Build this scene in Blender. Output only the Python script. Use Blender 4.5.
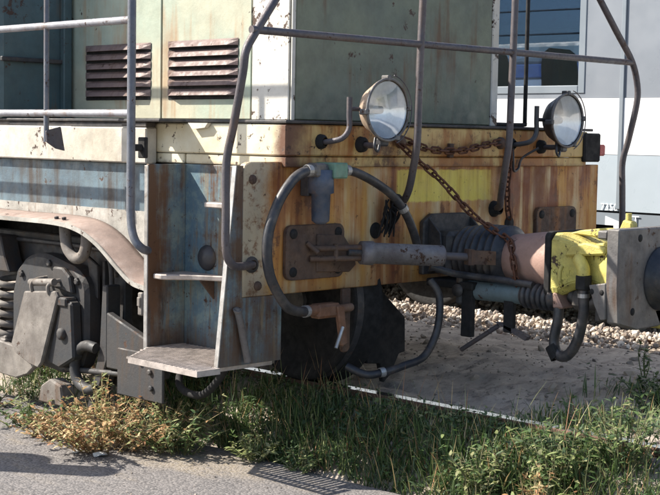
import bpy, bmesh, math, random
from math import sin, cos, pi, radians
from mathutils import Vector, Matrix, noise
random.seed(7)
for o in list(bpy.data.objects): bpy.data.objects.remove(o)
S = bpy.context.scene
COL = S.collection

# ------------------------------------------------------------------ camera
cam = bpy.data.cameras.new('camera'); co = bpy.data.objects.new('camera', cam); COL.objects.link(co)
cam.lens = 76.09; cam.sensor_width = 36; cam.clip_start = .05; cam.clip_end = 3000
_x = Vector((.70015, -.71377, .01783)); _b = Vector((-.71275, -.69705, .0790))
_b.normalize(); _y = _b.cross(_x).normalized(); _x = _y.cross(_b).normalized()
co.matrix_world = Matrix((( _x.x, _y.x, _b.x, -4.973), (_x.y, _y.y, _b.y, -4.126), (_x.z, _y.z, _b.z, 1.105), (0, 0, 0, 1)))
S.camera = co
# ------------------------------------------------------------------ world and sun
SUN = Vector((-.72, 1.0, 1.06)).normalized()          # towards the sun
w = bpy.data.worlds.new('World'); S.world = w; w.use_nodes = True
nt = w.node_tree; nt.nodes.clear()
sky = nt.nodes.new('ShaderNodeTexSky'); sky.sky_type = 'NISHITA'; sky.sun_disc = False
sky.sun_elevation = math.asin(SUN.z); sky.sun_rotation = math.atan2(SUN.x, SUN.y)
sky.dust_density = 1.4; sky.ozone_density = 1.0
bg = nt.nodes.new('ShaderNodeBackground'); bg.inputs[1].default_value = .105
wo = nt.nodes.new('ShaderNodeOutputWorld')
nt.links.new(sky.outputs[0], bg.inputs[0]); nt.links.new(bg.outputs[0], wo.inputs[0])
sl = bpy.data.lights.new('sun', 'SUN'); sl.energy = 5.0; sl.angle = radians(.53); sl.color = (1, .94, .84)
so = bpy.data.objects.new('sun', sl); COL.objects.link(so)
so.rotation_euler = (-SUN).to_track_quat('-Z', 'Y').to_euler()
so.location = SUN*30
S.view_settings.view_transform = 'Standard'; S.view_settings.look = 'None'
S.view_settings.exposure = 1.08; S.view_settings.gamma = 1

# ------------------------------------------------------------------ materials
def lin(r, g, b):
    f = lambda c: (c/255/12.92) if c/255 <= .04045 else ((c/255+.055)/1.055)**2.4
    return (f(r), f(g), f(b), 1)
class NT:
    def __init__(s, name):
        s.m = bpy.data.materials.new(name); s.m.use_nodes = True
        s.t = s.m.node_tree; s.p = s.t.nodes['Principled BSDF']; s.out = s.t.nodes['Material Output']
        s.tc = None
    def n(s, typ, **kw):
        x = s.t.nodes.new(typ)
        for k, v in kw.items(): setattr(x, k, v)
        return x
    def l(s, a, b): s.t.links.new(a, b)
    def co(s, scale=(1,1,1), loc=(0,0,0)):
        if not s.tc: s.tc = s.n('ShaderNodeTexCoord')
        mp = s.n('ShaderNodeMapping'); s.l(s.tc.outputs['Object'], mp.inputs[0])
        mp.inputs['Scale'].default_value = scale; mp.inputs['Location'].default_value = loc
        return mp.outputs[0]
    def noise(s, sc=5, det=6, rough=.6, scale=(1,1,1), loc=(0,0,0), dist=0):
        x = s.n('ShaderNodeTexNoise'); x.inputs['Scale'].default_value = sc; x.inputs['Detail'].default_value = det
        x.inputs['Roughness'].default_value = rough; x.inputs['Distortion'].default_value = dist
        s.l(s.co(scale, loc), x.inputs['Vector']); return x.outputs[0]
    def ramp(s, v, a, b, lo=0., hi=1.):
        x = s.n('ShaderNodeMapRange'); x.interpolation_type = 'SMOOTHSTEP'; s.l(v, x.inputs[0])
        x.inputs[1].default_value = a; x.inputs[2].default_value = b; x.inputs[3].default_value = lo; x.inputs[4].default_value = hi
        return x.outputs[0]
    def math(s, op, a, b=None):
        x = s.n('ShaderNodeMath', operation=op); x.use_clamp = False
        for i, v in enumerate((a, b)):
            if v is None: continue
            if isinstance(v, (int, float)): x.inputs[i].default_value = v
            else: s.l(v, x.inputs[i])
        return x.outputs[0]
    def mix(s, fac, a, b, blend='MIX'):
        x = s.n('ShaderNodeMix', data_type='RGBA', blend_type=blend)
        for i, v in ((0, fac), (6, a), (7, b)):
            if isinstance(v, (int, float)): x.inputs[i].default_value = v
            elif isinstance(v, tuple): x.inputs[i].default_value = v
            else: s.l(v, x.inputs[i])
        return x.outputs[2]
    def xyz(s):
        x = s.n('ShaderNodeSeparateXYZ'); s.l(s.co(), x.inputs[0]); return x.outputs
    def bump(s, h, st=.3, d=.005):
        b = s.n('ShaderNodeBump'); b.inputs['Strength'].default_value = st; b.inputs['Distance'].default_value = d
        s.l(h, b.inputs['Height']); s.l(b.outputs[0], s.p.inputs['Normal'])
    def col(s, c):
        if isinstance(c, tuple): s.p.inputs['Base Color'].default_value = c
        else: s.l(c, s.p.inputs['Base Color'])
    def rough(s, r):
        if isinstance(r, (int, float)): s.p.inputs['Roughness'].default_value = r
        else: s.l(r, s.p.inputs['Roughness'])
RUST = (.14, .048, .018, 1); RUSTD = (.06, .026, .014, 1); ORANGE = (.36, .135, .032, 1)

def worn(name, base, alt, rust=RUST, amt=.5, sc=6, streak=True, rough=.55, metal=0, chips=.62, dirt=.3, bump=.35):
    """paint with a second tone, rust streaks running down and small chips"""
    q = NT(name)
    c = q.mix(q.ramp(q.noise(sc*.6, 5), .35, .65), base, alt)
    if streak:
        st = q.noise(1, 5, .65, scale=(14, 14, .9))
        big = q.noise(2.3, 4, .6, loc=(3, 1, 7))
        f = q.ramp(q.math('ADD', q.math('MULTIPLY', st, .6), q.math('MULTIPLY', big, .5)), .72-amt*.3, .88-amt*.3)
        c = q.mix(f, c, rust)
    ch = q.ramp(q.math('ADD', q.noise(sc*5, 8, .72), q.ramp(q.noise(sc*.9, 4, .6, loc=(9, 3, 2)), .35, .7, -.12, .09)), chips, chips+.035)
    c = q.mix(ch, c, RUSTD)
    dn = q.ramp(q.noise(sc*2.3, 8, .7, loc=(5, 5, 5)), .3, .75, 0, dirt)
    c = q.mix(dn, c, (.05, .04, .033, 1))
    q.col(c); q.rough(q.ramp(q.noise(sc*4, 4), .3, .7, rough-.12, rough+.2)); q.p.inputs['Metallic'].default_value = metal
    q.bump(q.math('ADD', q.noise(sc*14, 6, .7), q.math('MULTIPLY', ch, -.6)), bump, .004)
    return q.m
def plain(name, c, rough=.5, metal=0, var=.35, sc=20, bump=.15, dust=0):
    q = NT(name); c = tuple(c)+((1,) if len(c) == 3 else ())
    d = tuple(x*(1-var) for x in c[:3])+(1,)
    cc = q.mix(q.ramp(q.noise(sc, 6, .65), .35, .7), c, d)
    if dust:
        cc = q.mix(q.ramp(q.noise(6, 8, .72, loc=(1, 7, 3)), .42, .70, 0, dust), cc, (.27, .225, .185, 1)); cc = q.mix(q.ramp(q.noise(17, 8, .75, loc=(4, 2, 6)), .55, .68, 0, dust*1.3), cc, (.15, .085, .05, 1))
    q.col(cc); q.rough(q.ramp(q.noise(sc*1.7, 4), .3, .7, max(.05, rough-.1), min(1, rough+.15)))
    q.p.inputs['Metallic'].default_value = metal
    q.bump(q.noise(sc*6, 5, .7), bump, .003); return q.m

def beam_mat():
    """front beam: ochre paint washed down by rust, one yellow repainted rectangle"""
    q = NT('ochre_rust_paint'); X, Y, Z = q.xyz()
    pale = (.60, .49, .30, 1); och = (.56, .30, .075, 1)
    c = q.mix(q.ramp(q.noise(1, 5, .62, scale=(6, 6, 1.1)), .40, .60), och, pale)
    st = q.noise(1, 5, .6, scale=(13, 13, .8), loc=(2, 0, 0)); fine = q.noise(1, 5, .7, scale=(45, 45, 2.2), loc=(1, 0, 5)); big = q.noise(1, 5, .65, scale=(2.2, 2.2, 1.5), loc=(7.3, 1, 2))
    f = q.math('ADD', q.math('ADD', q.math('MULTIPLY', st, .5), q.math('MULTIPLY', fine, .18)), q.math('MULTIPLY', big, .42))
    f = q.math('ADD', f, q.ramp(Z, .55, 1.0, -.02, .035))
    c = q.mix(q.ramp(f, .46, .60, 0, .85), c, (.42, .165, .036, 1))
    hot = q.math('MULTIPLY', q.ramp(X, .38, .62), q.ramp(X, .80, 1.12, 1, 0))
    r = q.math('ADD', f, q.math('MULTIPLY', hot, .075))
    c = q.mix(q.ramp(r, .545, .68, 0, .95), c, (.18, .05, .018, 1))
    sp = q.math('ADD', q.noise(7, 7, .75, loc=(2, 9, 4)), q.ramp(f, .4, .7, -.08, .08))
    c = q.mix(q.ramp(sp, .57, .64, 0, .85), c, (.13, .05, .022, 1))
    # rust running from the fixings
    for (x0, z0, wd, ln) in ((-.35, .80, .05, .26), (.37, .76, .05, .22), (-1.20, .575, .06, .12), (.41, .98, .05, .35), (-.92, .975, .06, .2), (-.46, .69, .045, .2), (.72, .985, .09, .42), (.05, .985, .06, .12), (-.62, .64, .07, .16)):
        a = q.math('ABSOLUTE', q.math('SUBTRACT', q.math('ADD', X, q.math('MULTIPLY', st, .06)), x0+.03))
        mk = q.math('MULTIPLY', q.ramp(a, wd*.25, wd, 1, 0), q.math('MULTIPLY', q.ramp(Z, z0-ln, z0-.02, 0, 1), q.ramp(Z, z0, z0+.05, 1, 0)))
        c = q.mix(q.math('MULTIPLY', mk, .8), c, (.17, .058, .02, 1))
    # yellow rectangle of newer paint, edge broken by streaks
    e = q.math('MULTIPLY', q.noise(1, 5, .7, scale=(16, 16, 2.0)), .2)
    mx = q.math('MULTIPLY', q.ramp(X, -.345, -.325), q.ramp(q.math('ADD', X, e), .36, .48, 1, 0))
    zr = q.math('ADD', Z, q.math('MULTIPLY', q.math('SUBTRACT', q.noise(22, 6, .7, loc=(3, 3, 3)), .5), .035)); mz = q.math('MULTIPLY', q.ramp(zr, .815, .825), q.ramp(zr, .960, .968, 1, 0))
    mz = q.math('MULTIPLY', mz, q.ramp(f, .50, .72, 1, .35))
    yl = q.mix(q.ramp(q.noise(1, 5, .6, scale=(20, 20, 2)), .4, .75, 0, .5), (.76, .62, .11, 1), (.54, .38, .09, 1))
    c = q.mix(q.math('MULTIPLY', q.math('MULTIPLY', mx, mz), .94), c, yl)
    # pale weathered left end
    n = q.math('MULTIPLY', q.noise(7, 6, .7), .22)
    c = q.mix(q.ramp(q.math('ADD', X, n), -1.06, -.96, .85, 0), c, q.mix(q.ramp(q.noise(18, 6, .7), .5, .62), (.48, .41, .29, 1), (.19, .10, .055, 1)))
    c = q.mix(q.ramp(q.noise(40, 7, .75), .6, .66), c, RUSTD)
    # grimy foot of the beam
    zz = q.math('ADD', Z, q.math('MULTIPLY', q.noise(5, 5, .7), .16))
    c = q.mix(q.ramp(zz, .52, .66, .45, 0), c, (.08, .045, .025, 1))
    q.col(c); q.rough(q.ramp(q.noise(14, 5), .3, .7, .42, .75))
    q.bump(q.noise(55, 7, .75), .45, .005); return q.m
def frame_mat():
    """deck frame: cream paint; browned towards its front corner, streaked front"""
    q = NT('cream_rust_paint'); X, Y, Z = q.xyz()
    c = q.mix(q.ramp(q.noise(5, 5), .35, .7), (.72, .66, .50, 1), (.62, .52, .33, 1))
    n = q.math('MULTIPLY', q.noise(9, 6, .7), .25)
    fr = q.ramp(Y, -.018, -.012, 1, 0)
    st = q.noise(1, 6, .7, scale=(15, 15, 1.6)); big = q.noise(2.6, 4, .6, loc=(1, 4, 2))
    f = q.ramp(q.math('ADD', q.math('MULTIPLY', st, .45), q.math('MULTIPLY', big, .6)), .46, .58)
    c2 = q.mix(f, (.55, .38, .15, 1), (.33, .135, .035, 1))
    pt = q.ramp(q.math('ADD', q.noise(4.5, 6, .7, loc=(3, 2, 1)), q.ramp(X, -.9, .9, .05, -.03)), .55, .66, 0, .9)
    c2 = q.mix(pt, c2, (.115, .05, .026, 1))
    c = q.mix(fr, c, c2)
    cor = q.math('MULTIPLY', q.ramp(q.math('ADD', X, n), -.90, -.72, 1, 0), q.ramp(q.math('SUBTRACT', Y, q.math('MULTIPLY', n, .4)), -.055, .02, 1, 0))
    c = q.mix(cor, c, (.125, .055, .028, 1))
    ch = q.ramp(q.noise(26, 7, .72), .60, .64)
    c = q.mix(ch, c, RUSTD)
    zz = q.math('ADD', Z, q.math('MULTIPLY', q.noise(12, 5, .7), .06))
    c = q.mix(q.ramp(zz, .995, 1.03, .75, 0), c, (.10, .045, .025, 1))
    q.col(c); q.rough(.55); q.bump(q.math('ADD', q.noise(50, 6, .7), q.math('MULTIPLY', ch, -.5)), .4, .004); return q.m
def well_mat(name, inner):
    """step well: blue paint half gone to brown grime"""
    q = NT(name); X, Y, Z = q.xyz()
    st = q.noise(1, 6, .7, scale=(16, 16, .9)); big = q.noise(4, 6, .7)
    f = q.math('ADD', q.math('MULTIPLY', st, .55), q.math('MULTIPLY', big, .5))
    blue = q.mix(q.ramp(q.noise(14, 7, .75), .4, .65), (.10, .165, .21, 1), (.19, .255, .25, 1))
    c = q.mix(q.ramp(f, .40 if inner else .50, .60 if inner else .62), blue, (.105, .055, .03, 1))
    c = q.mix(q.ramp(q.noise(1, 6, .7, scale=(26, 26, 1.6), loc=(4, 4, 4)), .54, .66, 0, .8), c, (.21, .145, .08, 1))
    c = q.mix(q.ramp(q.noise(1, 6, .75, scale=(9, 9, 2.2), loc=(8, 1, 4)), .55, .68, 0, .85), c, (.035, .028, .026, 1))
    c = q.mix(q.ramp(q.noise(30, 6, .7), .60, .66), c, RUSTD)
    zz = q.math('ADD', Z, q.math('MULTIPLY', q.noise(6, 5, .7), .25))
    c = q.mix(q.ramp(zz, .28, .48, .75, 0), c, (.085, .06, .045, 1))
    q.col(c); q.rough(.5); q.bump(q.noise(45, 6, .7), .35, .004); return q.m

M = {}
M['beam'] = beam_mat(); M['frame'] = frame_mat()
M['wellA'] = well_mat('brown_blue_paint', True); M['wellB'] = well_mat('blue_brown_paint', False)
M['green'] = worn('grey_green_paint', (.20, .222, .152, 1), (.15, .178, .138, 1), (.14, .085, .045, 1), .42, 4, True, .42, dirt=.38, chips=.66)
M['sidegreen'] = worn('faded_green_paint', (.38, .44, .35, 1), (.48, .46, .34, 1), (.40, .29, .18, 1), .5, 3, True, .5, dirt=.22, chips=.65)
M['teal'] = worn('teal_paint', (.085, .135, .14, 1), (.06, .095, .10, 1), (.22, .12, .05, 1), .42, 4, True, .55, dirt=.3)
M['post'] = worn('white_chipped_paint', (.66, .63, .57, 1), (.58, .54, .46, 1), (.30, .16, .09, 1), .22, 6, True, .5, chips=.575, dirt=.15)
M['louvre'] = worn('mauve_brown_paint', (.175, .120, .112, 1), (.225, .155, .135, 1), (.11, .06, .04, 1), .4, 8, True, .6, dirt=.25)
M['white'] = worn('off_white_paint', (.62, .58, .51, 1), (.52, .47, .38, 1), (.33, .2, .12, 1), .42, 5, True, .5, chips=.61, dirt=.36)
M['blue'] = worn('worn_blue_paint', (.085, .135, .175, 1), (.13, .19, .225, 1), (.06, .05, .045, 1), .62, 5, True, .5, dirt=.55)
M['fender'] = worn('fender_brown', (.255, .185, .155, 1), (.32, .235, .195, 1), (.22, .13, .09, 1), .2, 5, False, .75, dirt=.4)
M['dirtywhite'] = worn('grimy_white_paint', (.52, .49, .44, 1), (.38, .36, .32, 1), (.24, .15, .09, 1), .4, 6, True, .55, chips=.60, dirt=.5)
M['steel'] = plain('grimy_dark_steel', (.050, .049, .052), .6, .2, dust=.32)
M['bogie'] = worn('bogie_grime', (.030, .033, .038, 1), (.048, .043, .041, 1), (.055, .035, .024, 1), .6, 5, True, .65, dirt=.4)
M['dust'] = worn('dusty_cast_iron', (.25, .225, .20, 1), (.17, .15, .135, 1), (.12, .075, .05, 1), .5, 7, True, .75, dirt=.55)
M['black'] = plain('black_and_gap_shade', (.013, .0125, .013), .85, dust=.03)  # black parts; also stands in for shade in holes and slat gaps
M['pipe'] = worn('pipe_paint', (.085, .078, .09, 1), (.125, .105, .105, 1), (.15, .09, .06, 1), .4, 14, True, .45, .2, dirt=.3)
M['railpost'] = worn('rail_post_paint', (.115, .13, .165, 1), (.17, .18, .205, 1), (.15, .09, .06, 1), .35, 14, True, .4, .25, dirt=.3)
M['railp'] = worn('rail_paint', (.36, .36, .385, 1), (.26, .26, .29, 1), (.20, .12, .08, 1), .5, 14, True, .45, .1, dirt=.25)
M['rubber'] = plain('black_rubber', (.028, .030, .037), .42, dust=.30)
M['chain'] = plain('rusty_chain', (.15, .062, .035), .75, .3, .5, 60)
M['rustplate'] = worn('rusty_plate', (.165, .098, .062, 1), (.085, .052, .04, 1), (.26, .115, .045, 1), .45, 9, True, .7, .15, dirt=.55, chips=.58)
M['yellow'] = worn('yellow_coupler_paint', (.74, .65, .17, 1), (.58, .48, .13, 1), (.22, .13, .05, 1), .34, 9, True, .5, chips=.60, dirt=.42, bump=.7)
M['primer'] = worn('dusty_pink_primer', (.38, .235, .185, 1), (.32, .195, .16, 1), (.20, .10, .06, 1), .3, 8, True, .6, dirt=.25)
M['castgrey'] = worn('grey_cast_plate', (.150, .145, .145, 1), (.215, .20, .185, 1), (.14, .08, .05, 1), .5, 7, True, .5, .3, dirt=.5, chips=.61)
M['tealpipe'] = worn('teal_grey_tube', (.13, .185, .20, 1), (.16, .20, .21, 1), (.10, .07, .05, 1), .3, 9, False, .5, dirt=.35)
M['silver'] = worn('flaking_silver_tube', (.17, .15, .155, 1), (.23, .22, .225, 1), (.13, .085, .06, 1), .4, 16, False, .5, .3, chips=.58, dirt=.3)
M['filterblue'] = plain('filter_blue', (.065, .092, .145), .45, 0, .3, dust=.35)
M['filtergreen'] = plain('filter_green', (.15, .28, .20), .5, 0, .3, dust=.3)
M['copper'] = plain('orange_valve', (.24, .115, .065), .65, .2, dust=.4)
M['tread'] = plain('worn_step_steel', (.50, .44, .40), .5, .25, .4)
M['bare'] = plain('bare_bright_steel', (.50, .49, .48), .4, .6, dust=.4)
M['lampbody'] = worn('lamp_tan', (.40, .30, .22, 1), (.34, .25, .18, 1), (.2, .12, .08, 1), .2, 20, False, .5, dirt=.25)
M['lampblack'] = plain('lamp_black', (.045, .045, .05), .4)
def refl():
    q = NT('lamp_reflector'); q.col((.85, .86, .87, 1)); q.p.inputs['Metallic'].default_value = 1; q.rough(.3); return q.m
M['reflector'] = refl()
def glass(name, tint=(1, 1, 1, 1), f=.12, rough=.02):
    q = NT(name); q.t.nodes.remove(q.p)
    tr = q.n('ShaderNodeBsdfTransparent'); tr.inputs[0].default_value = tint
    gl = q.n('ShaderNodeBsdfGlossy'); gl.inputs['Roughness'].default_value = rough
    fr = q.n('ShaderNodeFresnel'); fr.inputs[0].default_value = 1.5
    a = q.math('ADD', fr.outputs[0], f)
    mx = q.n('ShaderNodeMixShader'); q.l(a, mx.inputs[0]); q.l(tr.outputs[0], mx.inputs[1]); q.l(gl.outputs[0], mx.inputs[2]); q.l(mx.outputs[0], q.out.inputs[0]); return q.m
def lensmat():
    q = NT('fluted_lens_glass'); q.t.nodes.remove(q.p)
    tr = q.n('ShaderNodeBsdfTransparent'); tr.inputs[0].default_value = (.97, .98, .97, 1)
    df = q.n('ShaderNodeBsdfTranslucent'); df.inputs[0].default_value = (.8, .82, .82, 1)
    gl = q.n('ShaderNodeBsdfGlossy'); gl.inputs['Roughness'].default_value = .05
    m1 = q.n('ShaderNodeMixShader'); q.l(q.ramp(q.noise(25, 5, .7), .3, .7, .12, .30), m1.inputs[0]); q.l(tr.outputs[0], m1.inputs[1]); q.l(df.outputs[0], m1.inputs[2])
    m2 = q.n('ShaderNodeMixShader'); m2.inputs[0].default_value = .22; q.l(m1.outputs[0], m2.inputs[1]); q.l(gl.outputs[0], m2.inputs[2]); q.l(m2.outputs[0], q.out.inputs[0]); return q.m
M['glass'] = lensmat(); M['window'] = glass('tinted_window', (.56, .62, .70, 1), .05)
M['redlens'] = plain('red_lens', (.45, .03, .03), .3)
M['carwhite'] = plain('railcar_white', (.78, .79, .80), .35, 0, .05, 3, .03)
M['cargrey'] = plain('railcar_grey', (.225, .245, .275), .35, 0, .06, 3, .03)
M['carpale'] = plain('railcar_pale_blue', (.40, .455, .50), .35, 0, .06, 3, .03)
M['carstripe'] = plain('railcar_stripe', (.22, .25, .28), .4, 0, .06, 3, .03)
M['seat'] = plain('seat_blue', (.016, .022, .045), .9)
M['wagblue'] = plain('wagon_blue', (.04, .13, .42), .5); M['wood'] = plain('sleeper_wood', (.09, .07, .055), .85, 0, .4, 12)
M['paper'] = plain('scrap_paper', (.75, .75, .73), .8, 0, .1)
def asphalt():
    q = NT('old_asphalt')
    c = q.mix(q.ramp(q.noise(1.6, 6, .65), .35, .68), (.142, .131, .126, 1), (.104, .098, .098, 1))
    c = q.mix(q.ramp(q.noise(2.6, 6, .65, scale=(1, .35, 1), loc=(4, 2, 0)), .52, .68), c, (.235, .195, .145, 1))
    v = q.n('ShaderNodeTexVoronoi'); v.inputs['Scale'].default_value = 95; q.l(q.co(), v.inputs['Vector'])
    g = q.n('ShaderNodeSeparateColor'); q.l(v.outputs['Color'], g.inputs[0])
    c = q.mix(q.ramp(g.outputs[0], .0, 1., 0, .55), c, (.27, .245, .23, 1)); c = q.mix(q.ramp(g.outputs[1], .72, 1., 0, .55), c, (.05, .045, .045, 1))
    q.col(c); q.rough(.85); q.bump(q.math('ADD', q.math('MULTIPLY', v.outputs[0], -.8), q.noise(60, 6, .7)), .55, .008); return q.m
M['asphalt'] = asphalt()
def dirt():
    q = NT('packed_dirt')
    c = q.mix(q.ramp(q.noise(3, 7, .65), .35, .65), (.48, .405, .335, 1), (.35, .295, .245, 1))
    c = q.mix(q.ramp(q.noise(5, 8, .75, scale=(1, 1.6, 1), loc=(3, 3, 0)), .47, .60, 0, .7), c, (.20, .168, .142, 1))
    c = q.mix(q.ramp(q.noise(13, 8, .75, loc=(1, 6, 0)), .55, .64, 0, .8), c, (.14, .115, .10, 1))
    c = q.mix(q.ramp(q.noise(70, 4, .7), .58, .7), c, (.45, .38, .31, 1))
    q.col(c); q.rough(.95); q.bump(q.noise(38, 8, .75), .7, .012); return q.m
M['dirt'] = dirt()
def attr_mat(name, rough=.7, trans=0., metal=0):
    q = NT(name); a = q.n('ShaderNodeVertexColor'); a.layer_name = 'tone'
    q.col(a.outputs[0]); q.rough(rough); q.p.inputs['Metallic'].default_value = metal
    if trans:
        t = q.n('ShaderNodeBsdfTranslucent'); q.l(a.outputs[0], t.inputs[0])
        mx = q.n('ShaderNodeMixShader'); mx.inputs[0].default_value = trans
        q.l(q.p.outputs[0], mx.inputs[1]); q.l(t.outputs[0], mx.inputs[2]); q.l(mx.outputs[0], q.out.inputs[0])
    return q.m
M['leaf'] = attr_mat('leaves', .55, .3); M['stone'] = attr_mat('stones', .9)
def railmat():
    q = NT('rail_steel'); X, Y, Z = q.xyz()
    n = q.n('ShaderNodeNewGeometry'); s = q.n('ShaderNodeSeparateXYZ'); q.l(n.outputs['Normal'], s.inputs[0])
    t = q.ramp(s.outputs[2], .9, .99)
    q.col(q.mix(t, (.11, .06, .04, 1), (.75, .75, .76, 1))); q.l(t, q.p.inputs['Metallic']); q.rough(q.ramp(t, 0, 1, .85, .14)); return q.m
M['rail'] = railmat()

# ------------------------------------------------------------------ mesh helpers
class MB:
    def __init__(s): s.v = []; s.f = []; s.sm = []
    def add(s, v, f, smooth=False):
        k = len(s.v); s.v += [tuple(x) for x in v]; s.f += [tuple(k+i for i in q) for q in f]; s.sm += [smooth]*len(f); return s
    def bm(s, b, smooth=False):
        b.verts.index_update(); s.add([x.co[:] for x in b.verts], [[x.index for x in f.verts] for f in b.faces], smooth); b.free(); return s
    def box(s, x0, x1, y0, y1, z0, z1, bev=.004, mat=None):
        b = bmesh.new(); bmesh.ops.create_cube(b, size=1)
        for v in b.verts: v.co = ((x0+x1)/2+v.co.x*(x1-x0), (y0+y1)/2+v.co.y*(y1-y0), (z0+z1)/2+v.co.z*(z1-z0))
        if bev: bmesh.ops.bevel(b, geom=b.edges[:], offset=min(bev, .3*min(abs(x1-x0), abs(y1-y0), abs(z1-z0))), segments=1, affect='EDGES')
        if mat: b.transform(mat)
        return s.bm(b)
    def tube(s, pts, r, n=10, smooth=True, steps=5, cap=True):
        P = [Vector(p) for p in pts]
        if steps > 1 and len(P) > 2:
            Q = []
            for i in range(len(P)-1):
                a, b_, c, d = P[max(i-1, 0)], P[i], P[i+1], P[min(i+2, len(P)-1)]
                for k in range(steps):
                    t = k/steps
                    Q.append(.5*((2*b_)+(c-a)*t+(2*a-5*b_+4*c-d)*t*t+(3*b_-a-3*c+d)*t**3))
            Q.append(P[-1]); P = Q
        rr = r if callable(r) else (lambda t: r)
        V = []; F = []; t0 = (P[1]-P[0]).normalized(); u = t0.orthogonal().normalized(); m = len(P)
        for i, p in enumerate(P):
            t = (P[min(i+1, m-1)]-P[max(i-1, 0)]).normalized(); u = (u-t*u.dot(t)).normalized(); w_ = t.cross(u)
            R = rr(i/(m-1))
            V += [p+(u*cos(2*pi*k/n)+w_*sin(2*pi*k/n))*R for k in range(n)]
        for i in range(m-1): F += [(i*n+k, i*n+(k+1) % n, (i+1)*n+(k+1) % n, (i+1)*n+k) for k in range(n)]
        s.add(V, F, smooth)
        if cap: s.add(V[:n], [tuple(range(n))[::-1]]); s.add(V[-n:], [tuple(range(n))])
        return s
    def rod(s, a, b, r, n=12, smooth=True): return s.tube([a, b], r, n, smooth, 1)
    def lathe(s, o, axis, prof, n=28, smooth=True):
        """prof = [(distance along axis, radius)]"""
        a = Vector(axis).normalized(); u = a.orthogonal().normalized(); w_ = a.cross(u); o = Vector(o); V = []; F = []
        for (d, R) in prof: V += [o+a*d+(u*cos(2*pi*k/n)+w_*sin(2*pi*k/n))*R for k in range(n)]
        for i in range(len(prof)-1): F += [(i*n+k, i*n+(k+1) % n, (i+1)*n+(k+1) % n, (i+1)*n+k) for k in range(n)]
        return s.add(V, F, smooth)
    def prism(s, poly, d, bev=.003):
        """poly = 3D polygon, d = extrusion vector"""
        b = bmesh.new(); d = Vector(d); vs = [b.verts.new(p) for p in poly]; f = b.faces.new(vs)
        r = bmesh.ops.extrude_face_region(b, geom=[f])
        for g in r['geom']:
            if isinstance(g, bmesh.types.BMVert): g.co += d
        bmesh.ops.recalc_face_normals(b, faces=b.faces[:])
        if bev: bmesh.ops.bevel(b, geom=b.edges[:], offset=bev, segments=1, affect='EDGES')
        return s.bm(b)
    def mesh(s, name):
        m = bpy.data.meshes.new(name); m.from_pydata(s.v, [], s.f); m.polygons.foreach_set('use_smooth', s.sm); m.update(); return m
    def build(s, name, mat, parent=None, label=None):
        o = bpy.data.objects.new(name, s.mesh(name)); COL.objects.link(o)
        o.data.materials.append(M[mat] if isinstance(mat, str) else mat)
        if parent is not None: attach(o, parent)
        if label: o['label'] = label
        return o
ROOTLOC = {}
def root_of(o):
    while o.parent: o = o.parent
    return o
def attach(o, parent):
    o.parent = parent
    l = Vector(ROOTLOC.get(parent.name, (0, 0, 0)))
    o.matrix_parent_inverse = Matrix.Translation(-l)
def tag(o, label, cat, group=None, kind=None):
    o['label'] = label
    if cat: o['category'] = cat
    if group: o['group'] = group
    if kind: o['kind'] = kind
    return o
def empty(name, loc, label, cat, group=None):
    o = bpy.data.objects.new(name, None); COL.objects.link(o); o.location = loc; o.empty_display_size = .2; ROOTLOC[o.name] = tuple(loc)
    return tag(o, label, cat, group)
def struct(o, label=None):
    o['kind'] = 'structure'
    if label: o['label'] = label
    return o
def rrect(cx, cz, hx, hz, r, y, n=4):
    P = []
    for (sx, sz, a0) in ((1, 1, 0), (-1, 1, 90), (-1, -1, 180), (1, -1, 270)):
        for k in range(n+1):
            a = radians(a0+90*k/n); P.append((cx+sx*(hx-r)+r*cos(a), y, cz+sz*(hz-r)+r*sin(a)))
    return P

# ------------------------------------------------------------------ ground
def gz(x, y):
    n = noise.noise((x*2.1, y*2.1, 3))*.02+noise.noise((x*6, y*6, 8))*.012
    if x < -.98: b = -.30; n *= .2
    elif x < -.58: t = (x+.98)/.40; t = t*t*(3-2*t); b = -.30+.265*t
    elif x < -.47: b = -.034
    elif x < .40: b = -.045+.07*(x+.47)/.87
    elif x < .66: b = .026
    elif x < 1.25: t = (x-.66)/.59; b = .026-.072*t
    elif x < 1.65: b = -.046
    elif x < 1.95: t = (x-1.65)/.3; b = -.046-.09*t
    else: b = -.136
    if -.58 < x < -.4: n *= .4
    elif x < 1.3 and x > -.4: n += noise.noise((x*15, y*15, 2))*.014+abs(noise.noise((x*4, y*4, 5)))*.022+max(0, noise.noise((x*9, y*6, 7)))*.02-.012
    far = max(abs(x), abs(y)); n *= max(0, 1-max(0, far-6)/10)
    return b+n
def axis(lo, hi, step, far):
    a = []; x = lo
    while x <= hi: a.append(x); x += step
    d = step*2; l, r = lo-d, hi+d; L, R = [], []
    while l > -far: L.append(l); d *= 1.6; l -= d
    d = step*2
    while r < far: R.append(r); d *= 1.6; r += d
    return L[::-1]+a+R
XS = axis(-1.3, 3.2, .03, 900); YS = axis(-3.2, 4.0, .03, 900)
V = [(x, y, gz(x, y)) for y in YS for x in XS]; nx = len(XS)
F = [(j*nx+i, j*nx+i+1, (j+1)*nx+i+1, (j+1)*nx+i) for j in range(len(YS)-1) for i in range(nx-1)]
g = MB(); g.add(V, F, True); struct(g.build('ground', 'dirt'), 'brown packed dirt and ballast bed under the tracks')
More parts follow.
